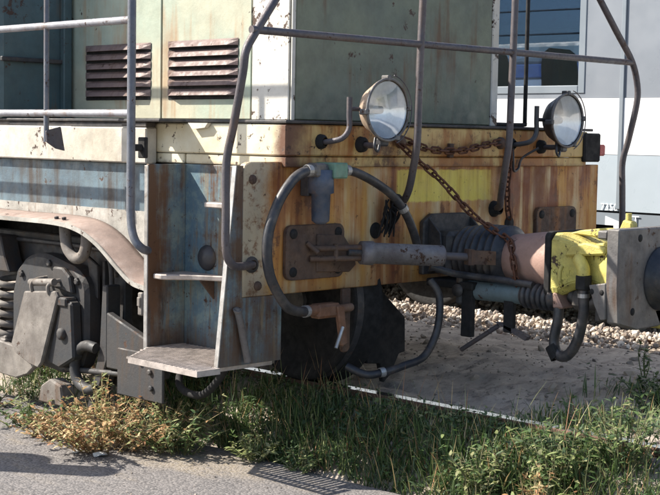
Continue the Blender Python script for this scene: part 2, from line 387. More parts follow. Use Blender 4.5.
# asphalt apron with a crumbling edge towards the track
m = MB(); V = []; F = []
ys = axis(-3, 4, .03, 600)
for y in ys:
    e = -.955+noise.noise((0, y*1.3, 4))*.035+noise.noise((0, y*7, 9))*.018+noise.noise((0, y*20, 1))*.008
    V += [(-700, y, -.27), (-12, y, -.27), (-3, y, -.27), (e-.03, y, -.27), (e, y, -.278), (e+.012, y, -.33)]
F = [(j*6+i, j*6+i+1, (j+1)*6+i+1, (j+1)*6+i) for j in range(len(ys)-1) for i in range(5)]
m.add(V, F, False); struct(m.build('pavement', 'asphalt'), 'old grey asphalt apron beside the track')

# rails and sleepers: each track is a thing
def track(xc, z, label, y0=-40, y1=60):
    t = empty('railway_track', (xc, 0, z-.16), label, 'track', 'railway tracks')
    for s in (-1, 1):
        x = xc+s*.53
        prof = [(-.05, -.13), (.05, -.13), (.05, -.12), (.012, -.105), (.012, -.04), (.033, -.03), (.033, -.004), (.027, 0), (-.027, 0), (-.033, -.004), (-.033, -.03), (-.012, -.04), (-.012, -.105), (-.05, -.12)]
        m = MB(); m.prism([(x+a, y0, z+b) for a, b in prof], (0, y1-y0, 0), 0); m.build('rail', 'rail', t)
    return t
track(0, 0, 'bright topped rails in the grass under the rusty locomotive')
track(3.1, -.08, 'dull rails under the white railcar beyond the ballast')

# ------------------------------------------------------------------ locomotive
LOCO = empty('locomotive', (0, 1.8, 0), 'rusty ochre and green shunting locomotive with cream deck frame', 'locomotive')
def part(mb, name, mat, parent=LOCO, label=None): return mb.build(name, mat, parent, label)
# front beam plate, rounded upper corner
b = bmesh.new()
poly = [(-1.25, 0, .457), (1.25, 0, .457), (1.25, 0, .985), (-1.02, 0, .985), (-1.02, 0, 1.0), (-1.215, 0, 1.0), (-1.24, 0, .99), (-1.25, 0, .965)]
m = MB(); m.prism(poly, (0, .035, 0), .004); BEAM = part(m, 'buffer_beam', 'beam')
# deck frame (lip) and its seam strip
m = MB(); m.box(-1.05, 1.10, -.03, .97, 1.024, 1.154, .006); FRAME = part(m, 'deck_frame', 'frame')
m = MB(); m.box(-1.043, 1.10, -.024, .61, .978, 1.021, .004); m.box(-1.043, -.9, .622, .97, .978, 1.021, .004); part(m, 'frame_strip', 'frame')
m = MB(); m.prism([(-1.055, -.035, 1.157), (1.14, -.035, 1.157), (1.14, 4.4, 1.157), (-1.125, 4.4, 1.157), (-1.125, .80, 1.157), (-1.20, .80, 1.157), (-1.20, .60, 1.157), (-1.055, .60, 1.157)], (0, 0, .013), .003); part(m, 'deck_plate', 'steel')
m = MB(); m.box(-1.115, -1.06, .80, 4.4, 1.135, 1.156, .003); part(m, 'deck_edge_strip', 'steel')
# torn plate scrap lying at the deck edge
m = MB(); m.prism([(-1.075, .56, 1.155), (-1.075, .43, 1.155), (-1.075, .45, 1.135), (-1.075, .53, 1.128)], (.02, 0, 0), 0); part(m, 'bent_edge_scrap', 'post')
# core below deck: dark inner frame
m = MB(); m.box(-.36, .36, .05, 4.4, .48, 1.02, .01); part(m, 'inner_frame', 'black')
m = MB(); m.box(-1.02, 1.04, .62, 4.4, .80, 1.02, .01); part(m, 'cross_frame', 'black')
m = MB(); m.box(1.0, 1.09, .98, 4.4, .97, 1.15, .006); part(m, 'far_side_beam', 'white')
# white side beam, blue web
m = MB(); m.box(-1.115, -1.052, .80, 4.4, .972, 1.133, .006); part(m, 'side_beam', 'white')
m = MB(); m.box(-1.08, -1.055, .625, 4.4, .66, .970, .003); part(m, 'side_web', 'blue')
m = MB(); m.prism([(-1.082, 4.4, .757), (-1.082, .63, .757), (-1.082, .63, .47), (-1.082, .75, .49), (-1.082, .85, .54), (-1.082, 1.0, .62), (-1.082, 1.15, .68), (-1.082, 1.4, .70), (-1.082, 4.4, .70)], (-.010, 0, 0), 0); part(m, 'web_moulding', 'dirtywhite')
# step well walls
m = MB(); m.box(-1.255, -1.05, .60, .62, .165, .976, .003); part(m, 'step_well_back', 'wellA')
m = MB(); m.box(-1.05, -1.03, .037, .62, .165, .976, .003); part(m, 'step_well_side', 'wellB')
m = MB(); m.box(-1.262, -1.256, .598, .622, .17, .97, .002); part(m, 'step_well_edge', 'bare')
# flared front plate of the step well
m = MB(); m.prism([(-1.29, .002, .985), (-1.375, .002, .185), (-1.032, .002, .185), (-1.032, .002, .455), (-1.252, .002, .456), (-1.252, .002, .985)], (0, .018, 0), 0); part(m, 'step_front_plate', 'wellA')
m = MB(); m.prism([(-1.292, 0, .985), (-1.378, 0, .185), (-1.373, 0, .185), (-1.288, 0, .985)], (0, .022, 0), 0); part(m, 'step_plate_edge', 'bare')
# steps
ST = MB(); ST.prism([(-1.50, -.02, .165), (-1.49, .43, .165), (-1.26, .595, .165), (-1.265, .585, .165), (-1.482, .425, .165), (-1.492, -.012, .165)], (0, 0, .024), 0); ST.prism([(-1.50, -.02, .165), (-1.49, -.011, .165), (-1.38, -.011, .165), (-1.38, -.02, .165)], (0, 0, .024), 0); ST.box(-1.38, -1.06, .024, .030, .165, .189, 0)
ST.box(-1.44, -1.434, -.011, .45, .165, .184, 0)
for x in (-1.30, -1.18): ST.box(x-.003, x+.003, .032, .59, .165, .184, 0)
ST.box(-1.262, -1.06, .588, .595, .165, .189, 0); ST.box(-1.066, -1.06, .032, .588, .165, .187, 0); STEP = part(ST, 'bottom_step', 'tread', LOCO, 'grating step tread with bright worn ridges')
for k in range(22):
    y = -.006+k*.0272; xl = -1.49 if y < .43 else -1.49+.225*(y-.42)/.165
    xr = -1.385 if y < .03 else -1.067
    m = MB(); m.prism([(xl, y, .182), (xl, y+.012, .182), (xl, y+.010, .190), (xl, y+.002, .190)], (xr-xl, 0, 0), 0); part(m, 'tread_bar', 'tread', STEP)
def small_step(poly, gus):
    m = MB(); m.prism(poly, (0, 0, .022), .004); s_ = part(m, 'upper_step', 'tread')
    m = MB(); m.prism(gus, (0, .01, 0), 0); part(m, 'gusset', 'rustplate', s_)
small_step([(-1.225, .50, .485), (-1.245, .53, .485), (-1.24, .585, .485), (-1.22, .598, .485), (-1.052, .598, .485), (-1.052, .30, .485), (-1.07, .30, .485), (-1.15, .44, .485)], [(-1.052, .40, .484), (-1.13, .40, .484), (-1.052, .40, .40)])
small_step([(-1.15, .20, .80), (-1.15, .36, .80), (-1.052, .40, .80), (-1.052, .20, .80)], [(-1.052, .23, .799), (-1.12, .23, .799), (-1.052, .23, .72)])
m = MB(); m.lathe((-1.052, .45, .575), (-1, 0, 0), [(0, .056), (.008, .053), (.018, .042), (.026, .024), (.029, 0.0005)], 24); part(m, 'blanking_plug', 'lampblack')
m = MB(); m.tube([(-1.29, -.012, .41), (-1.285, -.02, .39), (-1.235, -.02, .20)], .015, 10, True, 3); m.lathe((-1.292, -.018, .405), (-.3, -.4, 1), [(0, .015), (.012, .019), (.013, .013), (.0, .012)], 12); part(m, 'step_grip_tube', 'dust')
# bolted plate below the step
m = MB(); m.box(-1.215, -1.20, .545, .87, -.06, .150, .006); PL = part(m, 'step_hanger_plate', 'bogie')
for (y, z) in ((.63, .07), (.70, .105), (.62, .0)):
    m = MB(); m.lathe((-1.215, y, z), (-1, 0, 0), [(0, .013), (.009, .013), (.012, .008), (.012, .0005)], 8, False); part(m, 'bolt', 'steel', PL)
m = MB(); m.tube([(-1.0, .62, .16), (-1.12, .55, .02), (-1.13, .40, -.01), (-1.12, .30, .06), (-1.08, .26, .16)], .017, 8); part(m, 'drain_pipe', 'black')
m = MB(); m.box(-1.262, -1.24, .632, .665, .32, .42, .005); m.box(-1.27, -1.255, .638, .66, .36, .40, .003); part(m, 'hinge_clip', 'dust')

# fender: a curved sheet with an upright white rim
oc = [(4.4, .70), (2.4, .693), (1.764, .690), (1.34, .690), (1.141, .671), (.988, .617), (.839, .525), (.731, .463), (.628, .443)]
def dense(c, n=5):
    P = [Vector((0,)+p) for p in c]; Q = []
    for i in range(len(P)-1):
        a, b_, c_, d = P[max(i-1, 0)], P[i], P[i+1], P[min(i+2, len(P)-1)]
        for k in range(n):
            t = k/n; q = .5*((2*b_)+(c_-a)*t+(2*a-5*b_+4*c_-d)*t*t+(3*b_-a-3*c_+d)*t**3); Q.append((q.y, q.z))
    return Q+[c[-1]]
dc = dense(oc); V = []; F = []
for (y, z) in dc: V += [(-1.252, y, z), (-1.12, y, z+.022), (-1.093, y, z+.024), (-1.093, y, z+.012), (-1.12, y, z+.010), (-1.252, y, z-.012)]
for i in range(len(dc)-1): F += [(i*6+k, i*6+(k+1) % 6, (i+1)*6+(k+1) % 6, (i+1)*6+k) for k in range(6)]
m = MB(); m.add(V, F, True); FEN = part(m, 'fender', 'fender')
V = []; F = []
for (y, z) in dc: V += [(-1.256, y, z-.014), (-1.256, y, z+.006), (-1.249, y, z+.006), (-1.249, y, z-.014)]
for i in range(len(dc)-1): F += [(i*4+k, i*4+(k+1) % 4, (i+1)*4+(k+1) % 4, (i+1)*4+k) for k in range(4)]
m = MB(); m.add(V, F, False); part(m, 'fender_rim', 'dirtywhite', FEN)
for (y, d) in ((1.30, .02), (1.36, .02)):
    m = MB(); m.lathe((-1.20, y, .70), (-.2, 0, 1), [(0, .011), (.010, .011), (.012, .0005)], 6, False); part(m, 'bolt', 'steel', FEN)
m = MB(); m.tube([(-1.17, 1.34, .67), (-1.17, 1.325, .58), (-1.17, 1.285, .535), (-1.17, 1.235, .52), (-1.17, 1.185, .545), (-1.17, 1.165, .60), (-1.17, 1.165, .66)], .027, 10); part(m, 'lifting_hook', 'dust')

# bogie
m = MB(); m.prism([(-1.0, 1.10, -.09), (-1.0, 1.10, .53), (-1.0, 1.35, .60), (-1.0, 4.0, .60), (-1.0, 4.0, .35), (-1.0, 2.05, .34), (-1.0, 1.25, .30), (-1.0, 1.23, -.09)], (.05, 0, 0), .006); BOG = part(m, 'bogie_frame', 'bogie')
m = MB(); m.box(-1.03, -.97, 1.215, 1.235, -.08, .50, .003); m.box(-1.02, -.97, 1.12, 1.24, .16, .175, .003); m.box(-1.02, -.97, 1.12, 1.24, .03, .045, .003); part(m, 'horn_guide', 'bogie', BOG)
hp = [(1.90, -.02), (1.90, .30), (1.86, .42), (1.78, .485), (1.68, .512), (1.60, .512), (1.36, .462), (1.28, .41), (1.26, .36), (1.26, .10), (1.32, -.02), (1.46, -.06)]
m = MB(); m.prism([(-1.0, y, z) for y, z in hp], (-.10, 0, 0), .02); AX = part(m, 'axlebox', 'bogie')
m = MB(); m.prism([(-1.10, 1.50, .36), (-1.10, 1.50, .46), (-1.10, 1.42, .46), (-1.10, 1.36, .42), (-1.10, 1.34, .34)], (-.03, 0, 0), .008); part(m, 'axlebox_boss', 'bogie', AX)
m = MB(); m.prism([(-1.185, 1.66, .330), (-1.175, 1.41, .352), (-1.175, 1.39, .325), (-1.19, 1.50, .0), (-1.195, 1.525, -.03), (-1.195, 1.60, -.02), (-1.195, 1.72, .02), (-1.195, 1.76, .06)], (.022, 0, 0), .006); CV = part(m, 'axlebox_cover', 'dust', LOCO, 'dusty tan axlebox cover catching the sun')
for y in (1.60, 1.46):
    m = MB(); m.tube([(-1.175, y, .335), (-1.18, y, .37), (-1.16, y-.015, .392), (-1.11, y-.03, .40)], .010, 8); part(m, 'hinge_lug', 'dust', CV)
m = MB(); m.rod((-1.165, 1.63, .375), (-1.165, 1.43, .392), .018, 10); part(m, 'hinge_pin', 'dust', CV)
m = MB(); m.prism([(-1.10, 1.38, .33), (-1.10, 1.30, .30), (-1.10, 1.28, .04), (-1.10, 1.40, -.02), (-1.10, 1.50, .0)], (-.06, 0, 0), .01); part(m, 'cover_bracket', 'bogie', CV)
m = MB(); m.box(-1.17, -1.10, 1.33, 1.43, .28, .325, .008); part(m, 'cover_latch', 'bogie', CV); m = MB(); m.lathe((-1.16, 1.37, .15), (-1, 0, 0), [(0, .03), (.015, .028), (.02, .012), (.02, .0005)], 12); part(m, 'cover_bolt', 'bogie', CV)
pts = [(-1.0+.065*cos(a)-.05, 1.985+.065*sin(a), .36-.30*a/(2*pi*6)) for a in [2*pi*6*k/84 for k in range(85)]]
m = MB(); m.tube(pts, .017, 8, True, 1); part(m, 'coil_spring', 'dust')
m = MB(); m.prism([(-1.12, 1.89, .40), (-1.12, 2.15, .40), (-1.12, 2.15, .58), (-1.12, 1.97, .58), (-1.12, 1.93, .47)], (.10, 0, 0), .006); part(m, 'spring_bracket', 'bogie')
m = MB(); m.prism([(-1.12, 1.92, .03), (-1.12, 2.08, .03), (-1.12, 2.08, .075), (-1.12, 1.92, .075)], (.12, 0, 0), .006); m.box(-1.13, -1.02, 1.91, 1.96, .0, .06, .005); part(m, 'spring_seat', 'dust')
gp = [(2.30, .05), (2.0, .055), (1.72, .03), (1.62, -.03), (1.70, -.09), (1.80, -.122), (1.92, -.118), (2.02, -.105), (2.3, -.09)]
m = MB(); m.prism([(-1.14, y, z) for y, z in gp], (.03, 0, 0), .006); part(m, 'brake_guard', 'dust')
m = MB(); m.tube([(-1.11, 1.17, .10), (-1.12, 1.24, .105), (-1.12, 1.30, .07), (-1.12, 1.325, .0), (-1.12, 1.30, -.07), (-1.12, 1.22, -.10), (-1.11, 1.17, -.09)], .026, 10); part(m, 'guard_hook', 'bogie')
m = MB(); m.prism([(-1.17, 1.56, -.20), (-1.17, 1.35, -.20), (-1.17, 1.37, -.10), (-1.17, 1.46, -.075), (-1.17, 1.54, -.12)], (.08, 0, 0), .008); part(m, 'brake_shoe', 'dust')
m = MB(); m.prism([(-1.10, 1.14, .40), (-1.10, 1.10, .40), (-1.10, 1.10, .05), (-1.10, 1.22, -.22), (-1.10, 1.26, -.2), (-1.10, 1.16, .1)], (.08, 0, 0), .006); part(m, 'safety_strap', 'bogie')
m = MB(); m.prism([(-1.12, 1.08, .28), (-1.12, .70, .16), (-1.12, .66, .12), (-1.12, .66, .02), (-1.12, 1.08, .02)], (.04, 0, 0), .006); part(m, 'sand_box', 'bogie')
for (y, z) in ((1.80, .40), (1.56, .47), (1.33, .40), (1.84, .10)):
    m = MB(); m.lathe((-1.10, y, z), (-1, 0, 0), [(0, .018), (.012, .018), (.016, .012), (.016, .0005)], 6, False); part(m, 'bolt', 'bogie', AX)
m = MB(); m.tube([(-1.02, 2.6, .55), (-1.02, 1.9, .56), (-1.03, 1.25, .555), (-1.04, 1.17, .52), (-1.04, 1.145, .42), (-1.04, 1.14, .12), (-1.0, 1.12, .02)], .012, 8); part(m, 'brake_pipe', 'steel')
m = MB(); m.prism([(-1.03, 1.245, .48), (-1.03, 1.33, .52), (-1.03, 1.30, .36), (-1.03, 1.245, .32)], (-.02, 0, 0), .004); part(m, 'bogie_gusset', 'bogie', BOG)
for z in (.44, .34, .24):
    m = MB(); m.lathe((-1.0, 1.165, z), (-1, 0, 0), [(0, .014), (.010, .014), (.013, .009), (.013, .0005)], 6, False); part(m, 'bolt', 'dust', BOG)
m = MB(); m.rod((-1.10, 1.42, -.03), (-1.10, 1.0, .0), .014, 8); part(m, 'brake_rod', 'bogie')
# wheelsets
def wheelset(yc):
    R = .365
    for s in ((-1,) if yc < 3 else (-1, 1)):
        x = s*.505
        pr = [(-.075, .05), (-.075, .12), (-.04, .13), (-.03, .30), (-.07, .335), (-.07, R-.005), (-.06, R), (.05, R+.004), (.055, R+.028), (.07, R+.03), (.08, R+.01), (.07, .33), (.03, .30), (.03, .1)]
        m = MB(); m.lathe((x, yc, R), (-s, 0, 0), [(d, r) for d, r in pr], 56); W = part(m, 'wheel', 'black')
        m = MB(); m.lathe((x, yc, R), (-s, 0, 0), [(-.0601, R+.0015), (-.02, R+.003)], 56); part(m, 'tread_band', 'steel', W)
    m = MB(); m.rod((-.6, yc, R), (-.2 if yc < 3 else .6, yc, R), .065, 14); part(m, 'axle', 'steel')
wheelset(.375); wheelset(1.65); wheelset(3.4)
# rail guard beside the front wheel
m = MB(); m.prism([(-.40, .10, .46), (-.33, .10, .44), (-.28, .10, .39), (-.145, .10, .28), (-.14, .10, .12), (-.18, .10, .115), (-.24, .10, .02), (-.285, .10, -.01), (-.31, .10, .08), (-.40, .10, .09)], (0, .03, 0), .004); part(m, 'wheel_scraper_plate', 'black')

# ---- hood
m = MB(); m.prism([(-.735, .275, 1.172), (.705, .275, 1.172), (.705, .275, 1.82), (.66, .275, 1.86), (-.69, .275, 1.86), (-.735, .275, 1.82)], (0, 3.9, 0), .01); part(m, 'hood', 'sidegreen')
m = MB(); m.box(-.718, .652, .262, .274, 1.178, 1.83, .004); part(m, 'hood_front_panel', 'green')
for (x0, x1) in ((-.742, -.722), (.656, .71)):
    m = MB(); m.box(x0, x1, .258, .273, 1.173, 1.83, .008); part(m, 'hood_corner_post', 'post')
m = MB(); m.box(-.747, -.736, .277, .515, 1.175, 1.815, .004); part(m, 'hood_corner_panel', 'post')
for (y0, y1) in ((.523, 1.153), (1.163, 1.86)):
    m = MB(); m.box(-.745, -.736, y0, y1, 1.178, 1.81, .003); part(m, 'hood_door', 'sidegreen')
for (y0, y1, zt) in ((.605, 1.105, 1.530), (1.235, 1.765, 1.530)):
    m = MB(); m.box(-.7475, -.7455, y0+.004, y1-.004, zt-.262, zt+.010, 0); LP = part(m, 'louvre_shade_backing', 'black')  # no real panel: black sheet stands in for the shaded hollow between slats
    for k in range(6):
        z = zt-k*.045
        V = []; F = []
        n_ = 10
        for j in range(n_+1):
            y = y0+(y1-y0)*j/n_; e = min(1, min(j, n_-j)/1.0) if j in (0, n_) else 1
            d = .026*e
            V += [(-.7480, y, z+.013), (-.749-d*.55, y, z+.002), (-.749-d, y, z-.018), (-.749-d*.9, y, z-.0195), (-.7487, y, z-.012)]
        for j in range(n_): F += [(j*5+q, j*5+q+1, (j+1)*5+q+1, (j+1)*5+q) for q in range(4)]
        m = MB(); m.add(V, F, False); part(m, 'slat', 'louvre', LP)
# battery box / cab corner behind (wider than the hood)
m = MB(); m.box(-1.15, -.746, 1.92, 4.4, 1.172, 2.55, .02); LK = part(m, 'side_locker', 'teal', LOCO, 'dark teal locker wall with rust patch behind the handrail')
m = MB(); m.box(-1.155, -.748, 1.895, 1.918, 1.452, 1.475, .004); part(m, 'locker_ledge', 'steel', LK)
m = MB(); m.box(-.80, -.75, 1.88, 1.918, 1.174, 2.5, .005); part(m, 'corner_moulding', 'teal', LK)

# ---- railings
def rail(name, pts, r, mat='pipe', steps=5, parent=LOCO, label=None):
    m = MB(); m.tube(pts, r, 12, True, steps); return part(m, name, mat, parent, label)
PL_ = rail('corner_handrail', [(-1.20, -.004, .588), (-1.31, -.05, .590), (-1.38, -.08, .605), (-1.415, -.085, .66), (-1.418, -.085, .80), (-1.418, -.085, 1.0), (-1.416, -.12, 1.14), (-1.416, -.17, 1.34), (-1.41, -.18, 1.425), (-1.36, -.18, 1.50), (-1.26, -.18, 1.63), (-1.13, -.18, 1.80), (-1.02, -.18, 1.95)], .0165)
PR_ = rail('corner_handrail', [(1.21, -.004, .60), (1.30, -.05, .60), (1.355, -.08, .63), (1.36, -.085, .70), (1.352, -.085, .86), (1.345, -.085, 1.0), (1.34, -.12, 1.12), (1.325, -.17, 1.30), (1.31, -.18, 1.40), (1.25, -.18, 1.52), (1.10, -.18, 1.66), (.93, -.18, 1.82), (.80, -.18, 1.95)], .0165)
rail('front_top_rail', [(-1.03, -.18, 1.95), (.81, -.18, 1.95)], .0155, steps=1)
rail('front_rail', [(-1.385, -.18, 1.505), (1.262, -.18, 1.512)], .0155, steps=1)
for pts in ([(-.385, -.18, 1.95), (-.40, -.18, 1.6), (-.41, -.18, 1.3), (-.413, -.18, 1.10), (-.40, -.15, .98), (-.37, -.10, .88), (-.345, -.045, .825), (-.34, -.004, .82)],
            [(.255, -.18, 1.95), (.25, -.18, 1.6), (.242, -.18, 1.3), (.236, -.18, 1.10), (.25, -.15, .97), (.29, -.10, .84), (.335, -.06, .79), (.365, -.004, .775)]):
    p_ = rail('front_rail_post', pts, .0165)
    e = Vector(pts[-1]); m = MB(); m.lathe((e.x, .0, e.z), (0, -1, 0), [(0, .04), (.012, .038), (.02, .028), (.04, .026), (.045, .018)], 14); part(m, 'mounting_flange', 'black', p_)
for p_, e in ((PL_, (-1.205, 0, .588)), (PR_, (1.21, 0, .60))):
    m = MB(); m.lathe(e, (0, -1, 0), [(0, .034), (.010, .032), (.014, .02)], 14); part(m, 'mounting_flange', 'steel', p_)
# side railing
rail('side_rail_post', [(-1.257, .60, .605), (-1.31, .575, .62), (-1.33, .60, .66), (-1.33, .625, .75), (-1.33, .627, 1.0), (-1.33, .627, 1.5), (-1.33, .627, 2.16)], .0185, 'railpost')
p_ = rail('side_rail_post', [(-1.33, 1.255, 1.06), (-1.33, 1.255, 2.16)], .0125, 'railpost', 1)
m = MB(); m.prism([(-1.34, 1.24, 1.11), (-1.26, 1.24, 1.13), (-1.252, 1.22, 1.02), (-1.30, 1.22, 1.03), (-1.34, 1.235, 1.06)], (0, .012, 0), .002); part(m, 'foot_gusset', 'pipe', p_)
rail('side_rail_post', [(-1.33, 3.0, 1.06), (-1.33, 3.0, 2.16)], .0125, 'railpost', 1)
for z, r in ((1.19, .0165), (1.582, .0165), (2.16, .0165)):
    rail('side_rail', [(-1.33, .627, z), (-1.33, 4.4, z)], r, 'railp', 1)
m = MB(); m.box(-1.32, -1.25, .625, .65, 1.03, 1.06, .005); m.box(-1.27, -1.25, .61, .66, 1.0, 1.09, .004); part(m, 'rail_clamp', 'black')
# far-side deck rail
rail('far_deck_rail', [(.712, .30, 1.185), (.98, .30, 1.185), (1.0, .30, 1.2), (1.0, .30, 1.25), (1.0, .30, 1.95)], .011, 'black', 3)
m = MB(); m.box(1.055, 1.20, -.045, .06, 1.0, 1.148, .008); BB = part(m, 'corner_lamp_box', 'black')
m = MB(); m.box(1.30, 1.36, .03, .09, 1.03, 1.09, .008); m.rod((1.2, .06, 1.06), (1.31, .06, 1.06), .008, 8); part(m, 'red_marker_lens', 'redlens', BB)

# ---- headlights
def headlight(cx, cz, body, yl, name_label):
    m = MB(); R = .118
    m.lathe((cx, yl, cz), (0, 1, 0), [(-.004, R+.004), (.004, R+.009), (.014, R+.008), (.018, R-.002), (.04, R-.006), (.075, R-.025), (.105, R-.06), (.12, .03), (.122, .001)], 36)
    h = part(m, 'headlight', body, LOCO, name_label)
    m = MB(); m.lathe((cx, yl, cz), (0, 1, 0), [(.0, R+.0015), (.006, R-.002), (.03, R-.016), (.06, R-.045), (.078, R-.085), (.082, .002)], 36); part(m, 'reflector', 'reflector', h)
    m = MB(); m.lathe((cx, yl, cz), (0, 1, 0), [(-.014, .0005), (-.0125, .04), (-.008, .08), (-.001, R)], 36); part(m, 'lens', 'glass', h)
    m = MB(); m.lathe((cx, yl, cz), (0, 1, 0), [(.07, .018), (.035, .016), (.028, .002)], 14); part(m, 'bulb_holder', 'bare', h)
    ring = [(cx+(R+.010)*cos(a), yl-.004, cz+(R+.010)*sin(a)) for a in [2*pi*k/40 for k in range(41)]]
    m = MB(); m.tube(ring, .006, 6, True, 1, False); part(m, 'rim_ring', 'castgrey', h)
    for a in (radians(185), radians(5), radians(-62), radians(90)):
        x, z = cx+(R+.013)*cos(a), cz+(R+.013)*sin(a); m = MB(); m.box(x-.012, x+.012, yl-.012, yl+.03, z-.012, z+.012, .004); part(m, 'rim_clip', 'castgrey' if body == 'lampbody' else 'lampblack', h)
    # guard wire standing off the rim
    arc = [(cx+(R+.028)*cos(a)*(.96), yl-.012, cz+(R+.028)*sin(a)) for a in [radians(-70+k*7.5) for k in range(21)]]
    m = MB(); m.tube(arc, .0025, 6, True, 1); part(m, 'guard_wire', 'pipe', h)
    # yoke from the deck frame
    m = MB(); yk = yl+.055; xl = cx-R-.055
    m.tube([(xl-.05, -.03, 1.085), (xl-.05, -.07, 1.085), (xl-.03, yk+.01, 1.10), (xl, yk, 1.14), (xl, yk, 1.20), (xl, yk, 1.27)], .012, 9)
    m.tube([(xl, yk, cz), (cx-R+.005, yk, cz)], .009, 8, True, 1)
    part(m, 'lamp_yoke', 'pipe' if body == 'lampbody' else 'lampblack', h); m = MB()
    m.tube([(cx+.02, -.03, 1.075), (cx+.02, yk+.02, 1.075), (cx+.02, yk+.01, cz-R+.015)], .013, 8, True, 3)
    part(m, 'lamp_stem', 'pipe' if body == 'lampbody' else 'lampblack', h)
    m = MB(); m.lathe((xl-.05, -.03, 1.085), (0, -1, 0), [(0, .032), (.015, .03), (.03, .018)], 14); part(m, 'yoke_flange', 'black', h); m = MB(); m.lathe((cx+.02, -.03, 1.075), (0, -1, 0), [(0, .035), (.02, .032), (.03, .015)], 14); part(m, 'stem_flange', 'black', h)
    m = MB(); m.box(cx-.02, cx+.03, yl+.01, yl+.05, cz-R-.035, cz-R+.002, .008); m.tube([(cx-.05, yl+.02, cz-R-.0), (cx-.065, yl+.01, cz-R-.035), (cx-.045, yl+.01, cz-R-.055), (cx-.03, yl+.015, cz-R-.03)], .006, 7); part(m, 'bottom_catch', 'lampblack', h)
headlight(-.63, 1.222, 'lampbody', -.20, 'headlight with tan dusty bowl')
headlight(.665, 1.205, 'lampblack', -.20, 'headlight with black bowl')
# cables under the right lamp
rail('lamp_cable', [(.45, -.035, 1.09), (.43, -.06, 1.03), (.45, -.05, .96), (.50, -.04, .97), (.53, -.04, 1.02), (.58, -.10, 1.07)], .006, 'rubber')

# ---- buffer mounting plates (buffers removed)
def bufplate(cx, cz, hx, hz, lab):
    m = MB(); m.prism(rrect(cx, cz, hx, hz, .035, 0), (0, -.022, 0), .003); o = part(m, 'buffer_mounting_plate', 'rustplate')
    for sx in (-1, 1):
        for sz in (-1, 1):
            m = MB(); m.lathe((cx+sx*(hx-.04), -.022, cz+sz*(hz-.035)), (0, -1, 0), [(0, .021), (.003, .021), (.0035, .0005)], 14); part(m, 'bolt_hole', 'black', o)
    return o
BP = bufplate(-.86, .626, .172, .114, '')
bufplate(.86, .66, .172, .114, '')
m = MB(); m.prism([(-.86, 0, .70), (-.70, 0, .69), (-.67, 0, .655), (-.64, 0, .63), (-.62, 0, .56), (-.66, 0, .53), (-.86, 0, .54)], (0, -.030, 0), .004); part(m, 'rust_scab', 'rustplate', BP)
for (x, z, r) in ((-.472, .70, .036), (.49, .70, .036)):
    m = MB(); m.lathe((x, -.001, z), (0, -1, 0), [(0, r), (.002, r), (.0025, .0005)], 20); part(m, 'beam_hole', 'black', BEAM)
for (x, z) in ((-1.17, .50), (1.19, .50), (-1.205, .93)):
    m = MB(); m.lathe((x, 0, z), (0, -1, 0), [(0, .02), (.008, .018), (.012, .010), (.012, .0005)], 10); part(m, 'beam_rivet', 'rustplate', BEAM)
# ---- air filter with its hoses
m = MB(); m.lathe((-.90, -.085, .95), (0, 0, -1), [(-.02, .002), (-.02, .052), (.075, .054), (.08, .040), (.19, .037), (.203, .02), (.205, .001)], 20); FL = part(m, 'air_filter', 'filterblue')
m = MB(); m.box(-.885, -.805, -.15, -.03, .935, 1.0, .006); part(m, 'filter_cap', 'filtergreen', FL)
m = MB(); m.rod((-.985, -.09, .968), (-.88, -.09, .968), .027, 10); m.box(-.955, -.90, -.12, -.05, .94, .998, .008); part(m, 'filter_fitting', 'castgrey', FL); m = MB(); m.rod((-.81, -.095, .968), (-.765, -.095, .968), .018, 10); part(m, 'filter_fitting', 'castgrey', FL)
m = MB(); m.box(-.94, -.85, -.05, -.002, .86, .97, .004); part(m, 'filter_bracket', 'steel', FL)
def hose(pts, r, clamps=(), mat='rubber'):
    m = MB(); m.tube(pts, r, 12); h = part(m, 'air_hose', mat)
    for (p, d) in clamps:
        m = MB(); m.lathe(p, d, [(-.012, r+.001), (-.012, r+.004), (.012, r+.004), (.012, r+.001)], 14, False); part(m, 'hose_clamp', 'bare', h)
    return h
hose([(-.975, -.10, .968), (-1.04, -.105, .955), (-1.10, -.11, .918), (-1.17, -.11, .832), (-1.22, -.11, .70), (-1.205, -.11, .555), (-1.11, -.10, .43), (-1.03, -.09, .395), (-.95, -.07, .388)], .021, [((-.99, -.1005, .967), (1, 0, 0)), ((-.965, -.072, .388), (1, .2, 0))])
hose([(-.775, -.10, .968), (-.71, -.105, .957), (-.61, -.11, .92), (-.49, -.11, .86), (-.40, -.11, .78), (-.33, -.10, .69), (-.27, -.08, .60)], .019, [((-.765, -.10, .967), (1, 0, 0)), ((-.415, -.11, .80), (1, 0, -1.1))])
m = MB()
for k in range(26):
    a = random.uniform(0, 6.28); r = random.uniform(.01, .05); x, z = -.415+random.uniform(-.05, .02), .80+random.uniform(-.05, .02)
    m.tube([(x, -.05, z+.03), (x+random.uniform(-.03, .03), -.05+random.uniform(-.03, .02), z), (x+random.uniform(-.035, .03), -.04, z-.05-random.uniform(0, .04))], .004, 5, True, 3)
part(m, 'frayed_rope', 'black')
